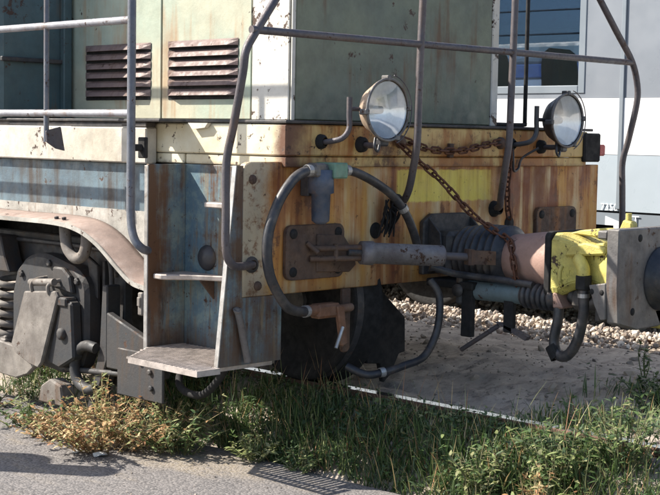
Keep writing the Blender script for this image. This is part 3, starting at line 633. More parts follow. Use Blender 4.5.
# ---- end cock below the beam
m = MB(); m.rod((-.955, -.065, .388), (-.86, -.055, .385), .024, 10); m.box(-.90, -.76, -.085, -.02, .35, .41, .012); m.rod((-.77, -.05, .38), (-.66, -.04, .38), .018, 10); CK = part(m, 'brake_pipe_cock', 'copper')
m = MB(); m.prism([(-.80, -.095, .40), (-.755, -.095, .40), (-.745, -.095, .33), (-.73, -.095, .235), (-.765, -.095, .225), (-.785, -.095, .33)], (0, .025, 0), .005); part(m, 'valve_lever', 'copper', CK)
m = MB(); m.rod((-.77, -.10, .31), (-.815, -.105, .225), .008, 8); part(m, 'lever_pin', 'bare', CK)
m = MB(); m.prism([(-.70, -.03, .46), (-.65, -.03, .46), (-.65, -.03, .20), (-.665, -.03, .185), (-.69, -.03, .185), (-.70, -.03, .20)], (0, .02, 0), .004); part(m, 'cock_hanger', 'rustplate')
hose([(-.26, -.14, .48), (-.245, -.18, .42), (-.26, -.20, .33), (-.285, -.20, .24), (-.36, -.20, .155), (-.48, -.20, .13), (-.58, -.18, .11), (-.66, -.14, .10), (-.70, -.06, .13)], .017, [((-.60, -.172, .108), (1, -.3, .1))])
# ---- draw gear mount
m = MB(); m.prism([(-.18, 0, .49), (.20, 0, .49), (.20, 0, .72), (.12, 0, .765), (-.12, 0, .765), (-.18, 0, .73)], (0, -.03, 0), .006); DG = part(m, 'draw_gear_plate', 'steel')
m = MB(); m.prism([(-.13, -.03, .50), (.13, -.03, .50), (.13, -.03, .69), (-.13, -.03, .69)], (0, -.11, 0), .02); part(m, 'draw_gear_box', 'steel', DG)
for s in (-1, 1):
    m = MB(); m.prism([(s*.15, -.03, .50), (s*.15, -.12, .52), (s*.15, -.10, .68), (s*.15, -.03, .75)], (.012, 0, 0), .002); part(m, 'draw_gear_rib', 'steel', DG)
m = MB(); m.box(-.16, .16, -.30, -.03, .44, .475, .006); m.box(-.15, -.12, -.29, -.23, .23, .445, .004); m.box(-.13, -.10, -.50, -.45, .27, .445, .004); m.box(-.13, -.10, -.52, -.30, .43, .455, .004); part(m, 'coupler_carrier', 'black', DG)
m = MB(); m.rod((-.12, -.215, .165), (-.12, -.42, .295), .011, 8); m.prism([(-.13, -.43, .31), (-.13, -.40, .31), (-.13, -.57, .245), (-.13, -.585, .265), (-.13, -.56, .275)], (.03, 0, 0), .002); part(m, 'uncoupling_lever', 'pipe', DG)

# ------------------------------------------------------------------ coupler adaptor (can be lifted off)
CO = empty('coupler_adaptor', (0, -.7, 0), 'yellow coupler adaptor with grey face plate bolted before the rusty beam', 'coupler')
cz = .585
m = MB(); pr = [(0, .10)]
for k in range(7):
    y = .03+k*.038; pr += [(y, .105+.006*min(k, 3)), (y+.016, .128+.005*min(k, 3)), (y+.028, .128+.005*min(k, 3)), (y+.036, .106+.006*min(k, 3))]
pr += [(.31, .11), (.32, .02)]
m.lathe((0, -.10, cz), (0, -1, 0), pr, 32); part(m, 'rubber_bellows', 'rubber', CO)
m = MB(); m.lathe((0, -.40, cz), (0, -1, 0), [(0, .02), (0, .105), (.05, .112), (.12, .126), (.19, .135), (.20, .135)], 36); part(m, 'neck_cone', 'primer', CO)
m = MB(); m.prism(rrect(0, cz, .150, .140, .03, -.60), (0, -.022, 0), .003); FLG = part(m, 'neck_flange', 'black', CO)
# cast head, faceted and ribbed
def hull(rings, name, mat, parent):
    """rings = [(y, x0, x1, z0, z1, chamfer)]"""
    V = []; F = []
    for (y, x0, x1, z0, z1, c) in rings:
        V += [(x0+c, y, z0), (x1-c, y, z0), (x1, y, z0+c), (x1, y, z1-c), (x1-c, y, z1), (x0+c, y, z1), (x0, y, z1-c), (x0, y, z0+c)]
    for i in range(len(rings)-1): F += [(i*8+k, i*8+(k+1) % 8, (i+1)*8+(k+1) % 8, (i+1)*8+k) for k in range(8)]
    n = len(rings)-1; F += [tuple(range(8))[::-1], tuple(n*8+k for k in range(8))]
    b = bmesh.new(); vs = [b.verts.new(v) for v in V]
    for f in F: b.faces.new([vs[i] for i in f])
    bmesh.ops.recalc_face_normals(b, faces=b.faces[:]); bmesh.ops.bevel(b, geom=b.edges[:], offset=.005, segments=2, affect='EDGES')
    mb = MB(); mb.bm(b); return part(mb, name, mat, parent)
HD = hull([(-.624, -.146, .146, cz-.135, cz+.135, .03), (-.66, -.14, .14, cz-.13, cz+.135, .03), (-.72, -.115, .115, cz-.10, cz+.125, .03), (-.80, -.10, .10, cz-.075, cz+.095, .025), (-.88, -.12, .12, cz-.085, cz+.105, .025), (-.955, -.145, .15, cz-.10, cz+.12, .025)], 'coupler_head', 'yellow', CO)
m = MB(); m.prism([(-.06, -.65, cz+.13), (-.06, -.95, cz+.118), (-.06, -.955, cz+.155), (-.06, -.86, cz+.165), (-.06, -.72, cz+.148)], (.05, 0, 0), .006); part(m, 'top_rib', 'yellow', HD)
m = MB(); m.prism([(-.15, -.70, cz+.04), (-.15, -.93, cz+.06), (-.15, -.94, cz+.09), (-.15, -.82, cz+.105), (-.15, -.74, cz+.09)], (.05, 0, 0), .008); part(m, 'side_rib', 'yellow', HD)
m = MB(); m.tube([(-.10, -.76, cz+.02), (-.145, -.79, cz+.03), (-.155, -.82, cz), (-.155, -.825, cz-.03)], .030, 12); part(m, 'pipe_elbow', 'yellow', HD)
m = MB(); m.tube([(-.155, -.70, cz+.0), (-.17, -.70, cz-.02), (-.17, -.70, cz-.06), (-.15, -.70, cz-.085)], .01, 8); part(m, 'side_staple', 'yellow', HD)
for (x, y, z) in ((-.12, -.63, cz+.10), (-.12, -.63, cz-.10), (.1, -.63, cz+.1)):
    m = MB(); m.lathe((x, y, z), (0, -1, 0), [(0, .026), (.012, .026), (.03, .02), (.034, .0005)], 6, False); part(m, 'hex_bolt', 'yellow', HD)
m = MB(); m.prism([(.02, -.86, cz+.12), (.02, -.955, cz+.12), (.02, -.95, cz+.19), (.02, -.90, cz+.20)], (.05, 0, 0), .008); m.rod((.045, -.915, cz+.19), (.045, -.915, cz+.225), .014, 10); part(m, 'lock_lug', 'yellow', HD)
m = MB(); m.box(-.165, -.08, -.955, -.90, cz+.125, cz+.16, .006); part(m, 'grey_lug', 'castgrey', HD)
# face plate and cone
m = MB(); m.prism([(-.175, -.96, cz+.17), (.42, -.96, cz+.17), (.42, -.96, cz-.24), (-.02, -.96, cz-.25), (-.16, -.96, cz-.215), (-.175, -.96, cz-.07)], (0, -.06, 0), .006); FP = part(m, 'face_plate', 'castgrey', CO)
m = MB(); m.prism([(-.178, -.87, cz-.065), (-.178, -.965, cz-.05), (-.178, -.965, cz-.20), (-.178, -.94, cz-.205), (-.178, -.90, cz-.14)], (.03, 0, 0), .004); CH = part(m, 'side_cheek', 'castgrey', FP)
for (y, z) in ((-.89, cz-.09), (-.945, cz-.09)):
    m = MB(); m.lathe((-.178, y, z), (-1, 0, 0), [(0, .012), (.001, .012), (.0015, .0005)], 12); part(m, 'bolt_hole', 'black', CH)
m = MB(); m.lathe((.15, -1.02, cz-.045), (0, -1, 0), [(0, .135), (.012, .135), (.02, .118), (.05, .112), (.08, .09), (.085, .06), (.085, .0005)], 36); part(m, 'rubber_cone', 'rubber', FP)
for x, z in ((-.02, cz+.13), (.30, cz+.13), (-.06, cz-.17)):
    m = MB(); m.lathe((x, -1.02, z), (0, -1, 0), [(0, .016), (.001, .016), (.0015, .0005)], 12); part(m, 'bolt_hole', 'black', FP)
m = MB(); m.prism([(.10, -.80, cz-.17), (.42, -.80, cz-.17), (.42, -.80, cz-.26), (.16, -.80, cz-.26)], (0, -.22, 0), .01); part(m, 'guide_horn', 'yellow', CO)
# big air hose from the head
hb = [(-.155, -.825, cz-.06), (-.155, -.828, cz-.12), (-.15, -.825, cz-.20), (-.145, -.79, cz-.31), (-.14, -.735, cz-.372), (-.135, -.675, cz-.375), (-.13, -.645, cz-.32), (-.125, -.66, cz-.235), (-.12, -.66, cz-.18)]
m = MB(); m.tube(hb, .024, 14); HB = part(m, 'air_hose', 'rubber', CO)
m = MB(); m.lathe((-.155, -.825, cz-.03), (0, 0, -1), [(0, .028), (.0, .036), (.055, .036), (.06, .027)], 8, False); part(m, 'hose_union', 'black', HB)
m = MB(); m.lathe((-.1548, -.828, cz-.105), (0, 0, -1), [(0, .0245), (0, .028), (.016, .028), (.016, .0245)], 16, False); part(m, 'hose_clamp', 'bare', HB)
m = MB(); m.lathe((-.135, -.66, cz-.375), (0, .55, .83), [(-.02, .025), (-.02, .031), (.04, .031), (.04, .025)], 16, False); part(m, 'hose_sleeve', 'black', HB)
# teal tube with bellows end
m = MB(); m.rod((-.10, -.20, .435), (-.10, -.54, .440), .042, 18); TT = part(m, 'release_cylinder', 'tealpipe', CO)
pr = [(0, .043)]
for k in range(6): pr += [(.006+k*.02, .043), (.014+k*.02, .056), (.02+k*.02, .056), (.026+k*.02, .044)]
m = MB(); m.lathe((-.10, -.50, .44), (0, -1, 0), pr+[(.14, .043), (.141, .02)], 22); part(m, 'cylinder_bellows', 'rubber', TT)
m = MB(); m.prism([(-.145, -.635, .47), (-.145, -.655, .47), (-.145, -.70, .405), (-.145, -.64, .40)], (.09, 0, 0), .008); part(m, 'cut_end', 'primer', TT)
m = MB(); m.box(-.16, -.05, -.235, -.20, .37, .50, .012); m.lathe((-.16, -.218, .435), (-1, 0, 0), [(0, .03), (.008, .028), (.009, .0005)], 14); part(m, 'cylinder_bracket', 'steel', TT)
m = MB(); m.tube([(-.06, -.68, .46), (-.05, -.74, .43), (-.05, -.82, .43), (-.03, -.90, .45)], .03, 10); m.box(-.10, .05, -.80, -.70, .40, .48, .02); m.box(-.08, .06, -.95, -.82, .38, .46, .02); m.box(-.12, -.02, -.90, -.86, .36, .42, .01); part(m, 'valve_block', 'steel', CO)
m = MB(); m.tube([(-.33, -.20, .55), (-.25, -.26, .52), (-.16, -.30, .505), (-.14, -.42, .50), (-.13, -.55, .49)], .016, 10); part(m, 'thin_hose', 'rubber', CO)
def draw(y):
    if y > -.40: return y
    if y > -.62: return -.40+(y+.40)*(.30/.22)
    if y > -.96: return -.70+(y+.62)*(.295/.34)
    return y-.035
def stretch(o):
    if o.type == 'MESH':
        for v in o.data.vertices: v.co.y = draw(v.co.y)
        o.data.update()
    for c in o.children: stretch(c)
stretch(CO)
# tie rod from the left buffer plate to the neck
T0 = Vector((-.70, -.13, .622)); T1 = Vector((-.355, -.285, .603)); T2 = Vector((-.17, -.385, .592))
TR = empty('tie_rod', (-.5, -.2, 0), 'flaking silver tube tie rod between rusty buffer plate and coupler', 'tie rod')
m = MB(); dr = (T1-T0).normalized()
m.lathe(T0, dr, [(0, .015), (0, .05), (.05, .052), (.05, .045), ((T1-T0).length-.01, .046), ((T1-T0).length, .046), ((T1-T0).length, .01)], 20); part(m, 'tube', 'silver', TR)
m = MB(); m.rod(T1-dr*.02, T1+dr*.13, .017, 10); part(m, 'rod_end', 'pipe', TR)
e = T1+dr*.12; u = Vector((0, 0, 1)).cross(dr).normalized()
m = MB(); n2 = Vector((0, 0, 1))
def obox(c, hx, hy, hz):
    V = [c+dr*(sx*hx)+u*(sy*hy)+n2*(sz*hz) for sx in (-1, 1) for sy in (-1, 1) for sz in (-1, 1)]
    m.add(V, [(0, 1, 3, 2), (4, 6, 7, 5), (0, 4, 5, 1), (2, 3, 7, 6), (0, 2, 6, 4), (1, 5, 7, 3)])
obox(e+dr*.012, .014, .022, .034); obox(e+dr*.07+u*.017, .06, .006, .030); obox(e+dr*.07-u*.017, .06, .006, .030)
m.rod(e+dr*.10-u*.035, e+dr*.10+u*.035, .013, 10)
part(m, 'shackle', 'rustplate', TR)
m = MB()
for s in (-1, 1): m.tube([(-.90, -.026, .62+s*.022), (-.84, -.06, .62+s*.022), (-.70, -.13, .622+s*.022)], .013, 8, True, 2)
m.rod((-.80, -.08, .59), (-.80, -.08, .66), .012, 8); m.rod((-.915, -.024, .665), (-.885, -.06, .625), .011, 8); part(m, 'fork', 'rustplate', TR)
m = MB(); m.rod(T0-dr*.06, T0+dr*.01, .016, 8); part(m, 'eye_bolt', 'steel', TR)

# ------------------------------------------------------------------ chains: one shared link mesh, each link a part
def link_mesh():
    L, Wd, r = .0215, .0125, .0052; P = []
    for k in range(7): a = radians(-90+180*k/6); P.append((L+Wd*cos(a)-.0, Wd*sin(a), 0))
    for k in range(7): a = radians(90+180*k/6); P.append((-L+Wd*cos(a), Wd*sin(a), 0))
    n = len(P); V = []; F = []
    for i in range(n):
        p = Vector(P[i]); t = (Vector(P[(i+1) % n])-Vector(P[i-1])).normalized(); o_ = t.cross(Vector((0, 0, 1)))
        V += [p+(o_*cos(2*pi*k/5)+Vector((0, 0, 1))*sin(2*pi*k/5))*r for k in range(5)]
    for i in range(n): F += [(i*5+k, i*5+(k+1) % 5, ((i+1) % n)*5+(k+1) % 5, ((i+1) % n)*5+k) for k in range(5)]
    m = MB(); m.add(V, F, True); me = m.mesh('link'); me.materials.append(M['chain']); return me
LM = link_mesh()
def chain(pts, label):
    P = [Vector(p) for p in pts]; Q = []
    for i in range(len(P)-1):
        a, b_, c, d = P[max(i-1, 0)], P[i], P[i+1], P[min(i+2, len(P)-1)]
        for k in range(40):
            t = k/40; Q.append(.5*((2*b_)+(c-a)*t+(2*a-5*b_+4*c-d)*t*t+(3*b_-a-3*c+d)*t**3))
    Q.append(P[-1])
    e = empty('hanging_chain', tuple(P[0]), label, 'chain', 'rusty chains on the beam')
    step = .0465; acc = 0; out = [(Q[0], (Q[1]-Q[0]).normalized())]
    for i in range(1, len(Q)):
        acc += (Q[i]-Q[i-1]).length
        if acc >= step: acc -= step; out.append((Q[i], (Q[i]-Q[i-1]).normalized()))
    for k, (p, t) in enumerate(out):
        z = t.orthogonal().normalized(); y = z.cross(t); R = Matrix((t, y, z)).transposed().to_4x4()
        R = R @ Matrix.Rotation(radians(40 if k % 2 else 130)+random.uniform(-.25, .25), 4, 'X')
        o = bpy.data.objects.new('link', LM); COL.objects.link(o); o.parent = e
        o.matrix_local = Matrix.Translation(p-P[0]) @ R
    return e
chain([(-.38, -.045, 1.085), (-.335, -.10, 1.02), (-.241, -.17, .925), (-.15, -.27, .785), (-.085, -.36, .705), (-.085, -.44, .665), (-.135, -.50, .59), (-.13, -.52, .50), (-.10, -.53, .46)], 'rusty chain slanting from the frame down round the coupler neck')
chain([(-.33, -.05, 1.092), (-.20, -.06, 1.06), (-.08, -.065, 1.052), (.05, -.065, 1.055), (.18, -.06, 1.075), (.33, -.05, 1.095)], 'rusty chain hanging in a shallow loop along the deck frame')
chain([(.41, -.05, 1.08), (.415, -.05, .98), (.405, -.05, .88), (.41, -.05, .79), (.43, -.05, .72)], 'short rusty chain hanging straight down the beam')
m = MB(); m.prism([(-.03, -.0275, 1.085), (.0, -.0275, 1.085), (.0, -.0275, 1.02), (-.03, -.0275, 1.02)], (0, -.02, 0), .003); part(m, 'chain_hook', 'rustplate')
for x in (-.36, .36): 
    m = MB(); m.lathe((x, -.03, 1.09), (0, -1, 0), [(0, .03), (.015, .028), (.03, .012), (.031, .0005)], 12); part(m, 'chain_anchor', 'rustplate')

# ------------------------------------------------------------------ white railcar on the next track
RC = empty('railcar', (3.35, 4, -.2), 'white and grey passenger railcar standing behind the locomotive', 'railcar')
xs = 2.28; xf = 4.45; y0, y1 = -14, 16
def wall_with_windows(x0, x1, wins, zt, zb, mat, name):
    m = MB(); cuts = sorted(wins); ya = y0
    for (a, b_, c, d) in cuts:
        m.box(x0, x1, ya, a, zb, zt, 0); m.box(x0, x1, a, b_, zb, c, 0); m.box(x0, x1, a, b_, d, zt, 0); ya = b_
    m.box(x0, x1, ya, y1, zb, zt, 0); return part(m, name, mat, RC)
wins = [(-4.9, -3.5, 1.40, 2.12), (-3.2, -1.8, 1.40, 2.12), (.80, 2.20, 1.40, 2.12), (2.5, 3.9, 1.40, 2.12), (4.2, 5.6, 1.40, 2.12), (5.9, 7.3, 1.40, 2.12)]
wall_with_windows(xs, xs+.05, wins, 2.5, 1.372, 'cargrey', 'upper_side')
winf = [(-4.9, -3.2, 1.40, 2.34), (-3.1, -1.4, 1.40, 2.34), (-.2, 1.5, 1.40, 2.34), (1.55, 3.3, 1.40, 2.34), (3.35, 5.1, 1.40, 2.34), (5.15, 6.9, 1.40, 2.34), (6.95, 8.7, 1.40, 2.34), (8.75, 10.5, 1.40, 2.34)]
wall_with_windows(xf-.05, xf, winf, 2.5, 1.372, 'cargrey', 'far_upper_side')
m = MB(); m.box(xs-.004, xs+.05, y0, y1, 1.03, 1.370, .0); m.box(xf-.05, xf+.004, y0, y1, .6, 1.37, 0); part(m, 'lower_side', 'carwhite', RC)
m = MB(); m.box(xs-.002, xs+.05, y0, y1, .688, 1.028, 0); part(m, 'pale_side_band', 'carpale', RC)
m = MB(); m.box(xs+.01, xs+.05, y0, y1, .676, .687, 0); part(m, 'panel_gap', 'black', RC)
m = MB(); m.box(xs, xs+.05, y0, y1, .60, .675, 0); SB = part(m, 'grey_side_band', 'carstripe', RC)
m = MB(); m.box(xs-.003, xs+.05, y0, .56, .49, .599, 0); part(m, 'white_skirt', 'carwhite', RC)
m = MB(); m.prism([(xs-.004, .62, .60), (xs-.004, .44, .60), (xs-.004, .62, .655)], (.003, 0, 0), 0); part(m, 'white_wedge', 'carwhite', SB)
m = MB(); m.box(xs-.012, xs, .515, .545, .70, 2.45, .003); part(m, 'door_post', 'carstripe', RC)
for i, (a, b_, c, d) in enumerate(wins):
    m = MB(); m.box(xs+.018, xs+.022, a, b_, c, d, 0); W = part(m, 'window_pane', 'window', RC)
    m = MB(); t = .05
    m.box(xs-.006, xs+.03, a, a+t, c, d, .004); m.box(xs-.006, xs+.03, b_-t, b_, c, d, .004); m.box(xs-.006, xs+.03, a+t, b_-t, c, c+t, .004); m.box(xs-.006, xs+.03, a+t, b_-t, d-t, d, .004); part(m, 'window_frame', 'carstripe', W)
for (a, b_, c, d) in winf:
    m = MB(); m.box(xf-.03, xf-.026, a, b_, c, d, 0); part(m, 'window_pane', 'window', RC)
m = MB(); m.box(xs+.05, xf-.05, y0, y1, .60, .66, 0); part(m, 'floor', 'black', RC)
m = MB(); m.box(xs+.05, xf-.05, y0, y1, 2.4, 2.5, 0); m.box(xs+.05, xs+.3, y0, y1, 2.2, 2.25, 0); m.prism([(xs, y0, 2.5), (xs+.2, y0, 2.75), (xs+.6, y0, 2.88), (xf-.6, y0, 2.88), (xf-.2, y0, 2.75), (xf, y0, 2.5)], (0, y1-y0, 0), 0); part(m, 'roof', 'cargrey', RC)
for (x, y) in [(2.56, 1.17), (2.56, 1.72), (2.56, 2.9), (2.56, 3.9), (3.95, 1.2), (3.95, 4.6), (2.56, 5.0)]:
    m = MB(); m.prism([(x-.14, y-.10, 1.1), (x-.14, y+.06, 1.1), (x-.14, y+.09, 1.62), (x-.14, y+.06, 1.70), (x-.14, y-.01, 1.70), (x-.14, y-.04, 1.62)], (.28, 0, 0), .03)
    m.box(x-.14, x+.14, y-.45, y-.02, 1.0, 1.12, .03); m.box(x-.12, x+.12, y-.35, y-.05, .66, 1.0, .01); part(m, 'seat', 'seat', RC)
m = MB(); m.box(xs+.12, xf-.12, y0, y1, .15, .60, .02); part(m, 'underframe', 'black', RC)
for y in (-3.0, -1.2, 2.2, 4.0, 9.0):
    for x in (2.57, 3.63):
        m = MB(); m.lathe((x, y, .32), (-1, 0, 0), [(-.06, .38), (.0, .40), (.05, .40), (.06, .36), (.03, .3), (.03, .1), (.06, .09), (.06, .0005)], 32); part(m, 'wheel', 'black', RC)
def text(body, size, yr, z, mat, parent, x=xs-.008):
    c = bpy.data.curves.new('lettering', 'FONT'); c.body = body; c.size = size; c.extrude = .001
    o = bpy.data.objects.new('lettering_curve', c); COL.objects.link(o)
    dg = bpy.context.evaluated_depsgraph_get(); me = bpy.data.meshes.new_from_object(o.evaluated_get(dg)); bpy.data.objects.remove(o)
    R = Matrix(((0, 0, -1, x), (-1, 0, 0, yr), (0, 1, 0, z), (0, 0, 0, 1)))
    me.transform(R); me.materials.clear(); me.materials.append(M[mat])
    o = bpy.data.objects.new('lettering', me); COL.objects.link(o); attach(o, parent); return o
text('73501', .062, .655, .690, 'carwhite', RC)
text('T', .085, .43, .608, 'carwhite', SB)

# ------------------------------------------------------------------ far wagon and overhead line seen through the railcar windows
WG = empty('far_wagon', (17, 12, -.2), 'white wagon with blue band seen through the railcar window', 'wagon')
m = MB(); m.box(16, 18.5, 0, 26, .6, 2.24, .03); part(m, 'wagon_body', 'carwhite', WG)
m = MB(); m.box(15.97, 18.53, 0, 26, 2.245, 2.50, .02); part(m, 'blue_band', 'wagblue', WG)
m = MB(); m.box(15.98, 18.5, 0, 26, 2.505, 2.66, .05); part(m, 'wagon_roof', 'carstripe', WG)
m = MB(); m.box(16.2, 18.3, 0, 26, -.2, .6, .02); part(m, 'wagon_underframe', 'black', WG)
MS = empty('catenary_mast', (11, 8.9, -.2), 'thin grey overhead line mast beyond the railcar', 'mast')
m = MB(); m.rod((11, 8.9, -.2), (11, 8.9, 7), .06, 10); part(m, 'mast_pole', 'castgrey', MS)
m = MB(); m.rod((11, 8.9, 5.5), (8, 8.9, 6.1), .03, 8); m.rod((11, 8.9, 6.3), (8, 8.9, 6.1), .025, 8); part(m, 'mast_arm', 'castgrey', MS)
for z, x, wl in ((2.35, 12, 'lowest'), (2.75, 12.5, 'middle'), (3.05, 12.5, 'topmost')):
    m = MB(); m.rod((x, -20, z), (x, 60, z+.9), .014, 6); tag(m.build('overhead_wire', 'steel'), wl+' of three thin dark overhead wires beyond the railcar', 'wire', 'overhead wires')

# ------------------------------------------------------------------ ballast, clods, litter
def colored(name, V, F, cols, mat, smooth=False):
    me = bpy.data.meshes.new(name); me.from_pydata(V, [], F); me.update()
    a = me.color_attributes.new('tone', 'FLOAT_COLOR', 'POINT')
    flat = []
    for c in cols: flat += c
    a.data.foreach_set('color', flat); me.materials.append(M[mat])
    if smooth: me.polygons.foreach_set('use_smooth', [True]*len(me.polygons))
    o = bpy.data.objects.new(name, me); COL.objects.link(o); return o
b = bmesh.new(); bmesh.ops.create_icosphere(b, subdivisions=1, radius=1); b.verts.index_update()
ICO = [v.co.copy() for v in b.verts]; ICF = [[v.index for v in f.verts] for f in b.faces]; b.free()
def stones(name, spots, label, tones):
    V, F, Cc = [], [], []
    for (x, y, z, r) in spots:
        k = len(V); q = Matrix.Rotation(random.uniform(0, 6.28), 3, Vector((random.uniform(-1, 1), random.uniform(-1, 1), random.uniform(.1, 1))))
        sx, sy, sz = random.uniform(.7, 1.3), random.uniform(.6, 1.1), random.uniform(.5, .9)
        t = random.choice(tones); f = random.uniform(.75, 1.2); c = [t[0]*f, t[1]*f, t[2]*f, 1]
        for p in ICO:
            j = random.uniform(.78, 1.18); v = q @ Vector((p.x*sx*r*j, p.y*sy*r*j, p.z*sz*r*j)); V.append((v.x+x, v.y+y, v.z+z)); Cc.append(c)
        F += [[k+i for i in f_] for f_ in ICF]
    o = colored(name, V, F, Cc, 'stone'); return tag(o, label, None, kind='stuff')
sp = []
for k in range(15000):
    x = random.uniform(1.5, 3.7); y = random.uniform(-1.6, 4.6)
    edge = 1.72+noise.noise((y*1.7, 0, 3))*.10+noise.noise((y*6, 1, 3))*.05
    if x < edge: continue
    h = min(1, (x-edge)/.35)*(1 if x < 2.25 else max(-.9, 1-(x-2.25)*6)); sp.append((x, y, -.075+h*.03+random.uniform(-.01, .03)*abs(h), random.choice((random.uniform(.007, .014), random.uniform(.012, .026)))))
stones('ballast', sp, 'loose pale ballast stones beside the far track', [(.54, .46, .38), (.42, .35, .285), (.62, .55, .47), (.34, .265, .21), (.24, .2, .17)])
sp = []
for k in range(1500):
    x = random.uniform(-.45, 1.75); y = random.uniform(-2.2, 2.5); r = random.uniform(.003, .010) if random.random() < .93 else random.uniform(.012, .035)
    sp.append((x, y, gz(x, y)+r*.05, r))
for k in range(260):
    x = random.uniform(-2.6, -.97); y = random.uniform(-1.4, 3.2); r = random.uniform(.002, .006); sp.append((x, y, -.27+r*.4, r))
stones('loose_clods', sp, 'small stones and clods scattered on dirt and asphalt', [(.26, .215, .17), (.34, .285, .23), (.17, .14, .115)])

# ------------------------------------------------------------------ grass and weeds
def leaf(V, F, Cc, base, d, L, wd, droop, c, seg=3):
    """a lanceolate blade bending over"""
    d = d.normalized(); side = d.cross(Vector((0, 0, 1)))
    if side.length < .01: side = Vector((1, 0, 0))
    side.normalize(); side = (side+Vector((random.uniform(-.4, .4), random.uniform(-.4, .4), random.uniform(-.4, .4)))).normalized()
    k = len(V); p = base.copy(); dd = d.copy()
    prof = (.55, 1., .7, .0) if seg == 3 else (.6, .0)
    for i in range(seg+1):
        w_ = wd*prof[i] if i < len(prof) else 0
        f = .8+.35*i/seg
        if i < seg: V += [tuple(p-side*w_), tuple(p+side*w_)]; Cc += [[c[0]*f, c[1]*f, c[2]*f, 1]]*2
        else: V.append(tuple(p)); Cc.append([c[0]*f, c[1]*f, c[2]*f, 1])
        p = p+dd*(L/seg); dd = (dd+Vector((0, 0, -droop/seg))).normalized()
    for i in range(seg-1): F.append((k+2*i, k+2*i+1, k+2*i+3, k+2*i+2))
    F.append((k+2*(seg-1), k+2*(seg-1)+1, k+2*seg))
GREEN = [(.065, .115, .034), (.09, .15, .042), (.055, .10, .036), (.12, .175, .06), (.08, .125, .055), (.10, .15, .075)]
PALE = [(.27, .30, .12), (.34, .34, .17), (.22, .27, .10)]; DRY = [(.50, .36, .18), (.42, .25, .12), (.56, .44, .24), (.36, .18, .09)]
V, F, Cc = [], [], []
def dens(x, y):
    n = noise.noise((x*3, y*1.6, 11))
    if x < -.44:
        e = -.95+noise.noise((0, y*2.3, 6))*.06
        if x < e: return 0
        d = 1.0
        if y > .55: d = .28+.4*n
        if x > -.60: d *= .5
        return max(.12, d+.75*n-.05)
    if y < -.65 and x < .55:
        return max(0, .35+1.5*n-.5*max(0, x-.1)) * min(1, (-.65-y)/.5)
    return 0
cnt = 0
for k in range(141000):
    x = random.uniform(-1.05, 1.0); y = -3.1+5.4*random.random()
    if random.random() > dens(x, y): continue
    if x > -.44 and random.random() > .5: continue
    near = x < -.44
    h = random.uniform(.05, .17)*(1.2 if near else .8)*(1+.5*noise.noise((x*4, y*4, 1)))
    if near: h *= max(.32, min(1, (-.5-x)/.32))
    if x < -.88: h *= .75
    a = random.uniform(0, 6.28); tilt = random.uniform(.1, .9)
    c = random.choice(GREEN); r = random.random()
    if r < .09: c = random.choice(DRY)
    elif r < .24: c = random.choice(PALE)
    base = Vector((x, y, gz(x, y)-.005))
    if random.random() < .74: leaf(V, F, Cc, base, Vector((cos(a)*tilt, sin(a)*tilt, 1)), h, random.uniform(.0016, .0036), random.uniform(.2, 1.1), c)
    else:
        if c in DRY: c = random.choice(GREEN)
        up = base+Vector((cos(a)*tilt*.3, sin(a)*tilt*.3, 1)).normalized()*h*random.uniform(.3, .9)
        for j in range(2):
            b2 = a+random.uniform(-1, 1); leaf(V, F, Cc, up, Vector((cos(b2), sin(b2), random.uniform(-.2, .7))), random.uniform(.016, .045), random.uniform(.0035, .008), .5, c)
    cnt += 1
for k in range(420):
    x = random.uniform(-.95, -.5) if k < 330 else random.uniform(-.4, .4); y = random.uniform(-2.6, .5) if k < 330 else random.uniform(-2.2, -.9); a = random.uniform(0, 6.28)
    leaf(V, F, Cc, Vector((x, y, gz(x, y))), Vector((cos(a)*.45, sin(a)*.45, 1)), random.uniform(.12, .24), .0016, random.uniform(.0, .8), random.choice(DRY+PALE))
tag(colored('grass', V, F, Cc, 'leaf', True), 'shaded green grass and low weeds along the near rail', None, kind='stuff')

def weed(x, y, h, spread, n, tones, label, stemtone, lw=.006, ll=.035, per=16, name='weed', lean=(0, 0), group='weeds at the asphalt edge'):
    z0 = (-.27 if x < -.97 else gz(x, y))
    e = empty(name, (x, y, z0), label, 'weed', group)
    V, F, Cc = [], [], []; st = MB()
    for k in range(n):
        a = random.uniform(0, 6.28); t = random.random()**.7*spread
        b0 = Vector((x+cos(a)*t*.35, y+sin(a)*t*.35, z0-.01)); top = Vector((x+cos(a)*t+lean[0]*h, y+sin(a)*t+lean[1]*h, z0+h*random.uniform(.55, 1.05)*(1-.35*t/max(spread, .01))))
        mid = (b0+top)/2+Vector((random.uniform(-.02, .02), random.uniform(-.02, .02), h*.08))
        st.tube([b0, mid, top], lambda q: .0028*(1-.6*q), 4, True, 3)
        for j in range(per):
            u = random.uniform(.12, 1.0); p = b0*(1-u)*(1-u)+mid*2*u*(1-u)+top*u*u; a2 = random.uniform(0, 6.28)
            leaf(V, F, Cc, p, Vector((cos(a2), sin(a2), random.uniform(-.3, .9))), ll*random.uniform(.5, 1.3), lw*random.uniform(.6, 1.3), random.uniform(.2, .9), random.choice(tones))
    o = colored('leaves', V, F, Cc, 'leaf', True); attach(o, e)
    so_ = st.build('stems', plain('stem_'+label[:12], stemtone, .8), e); return e
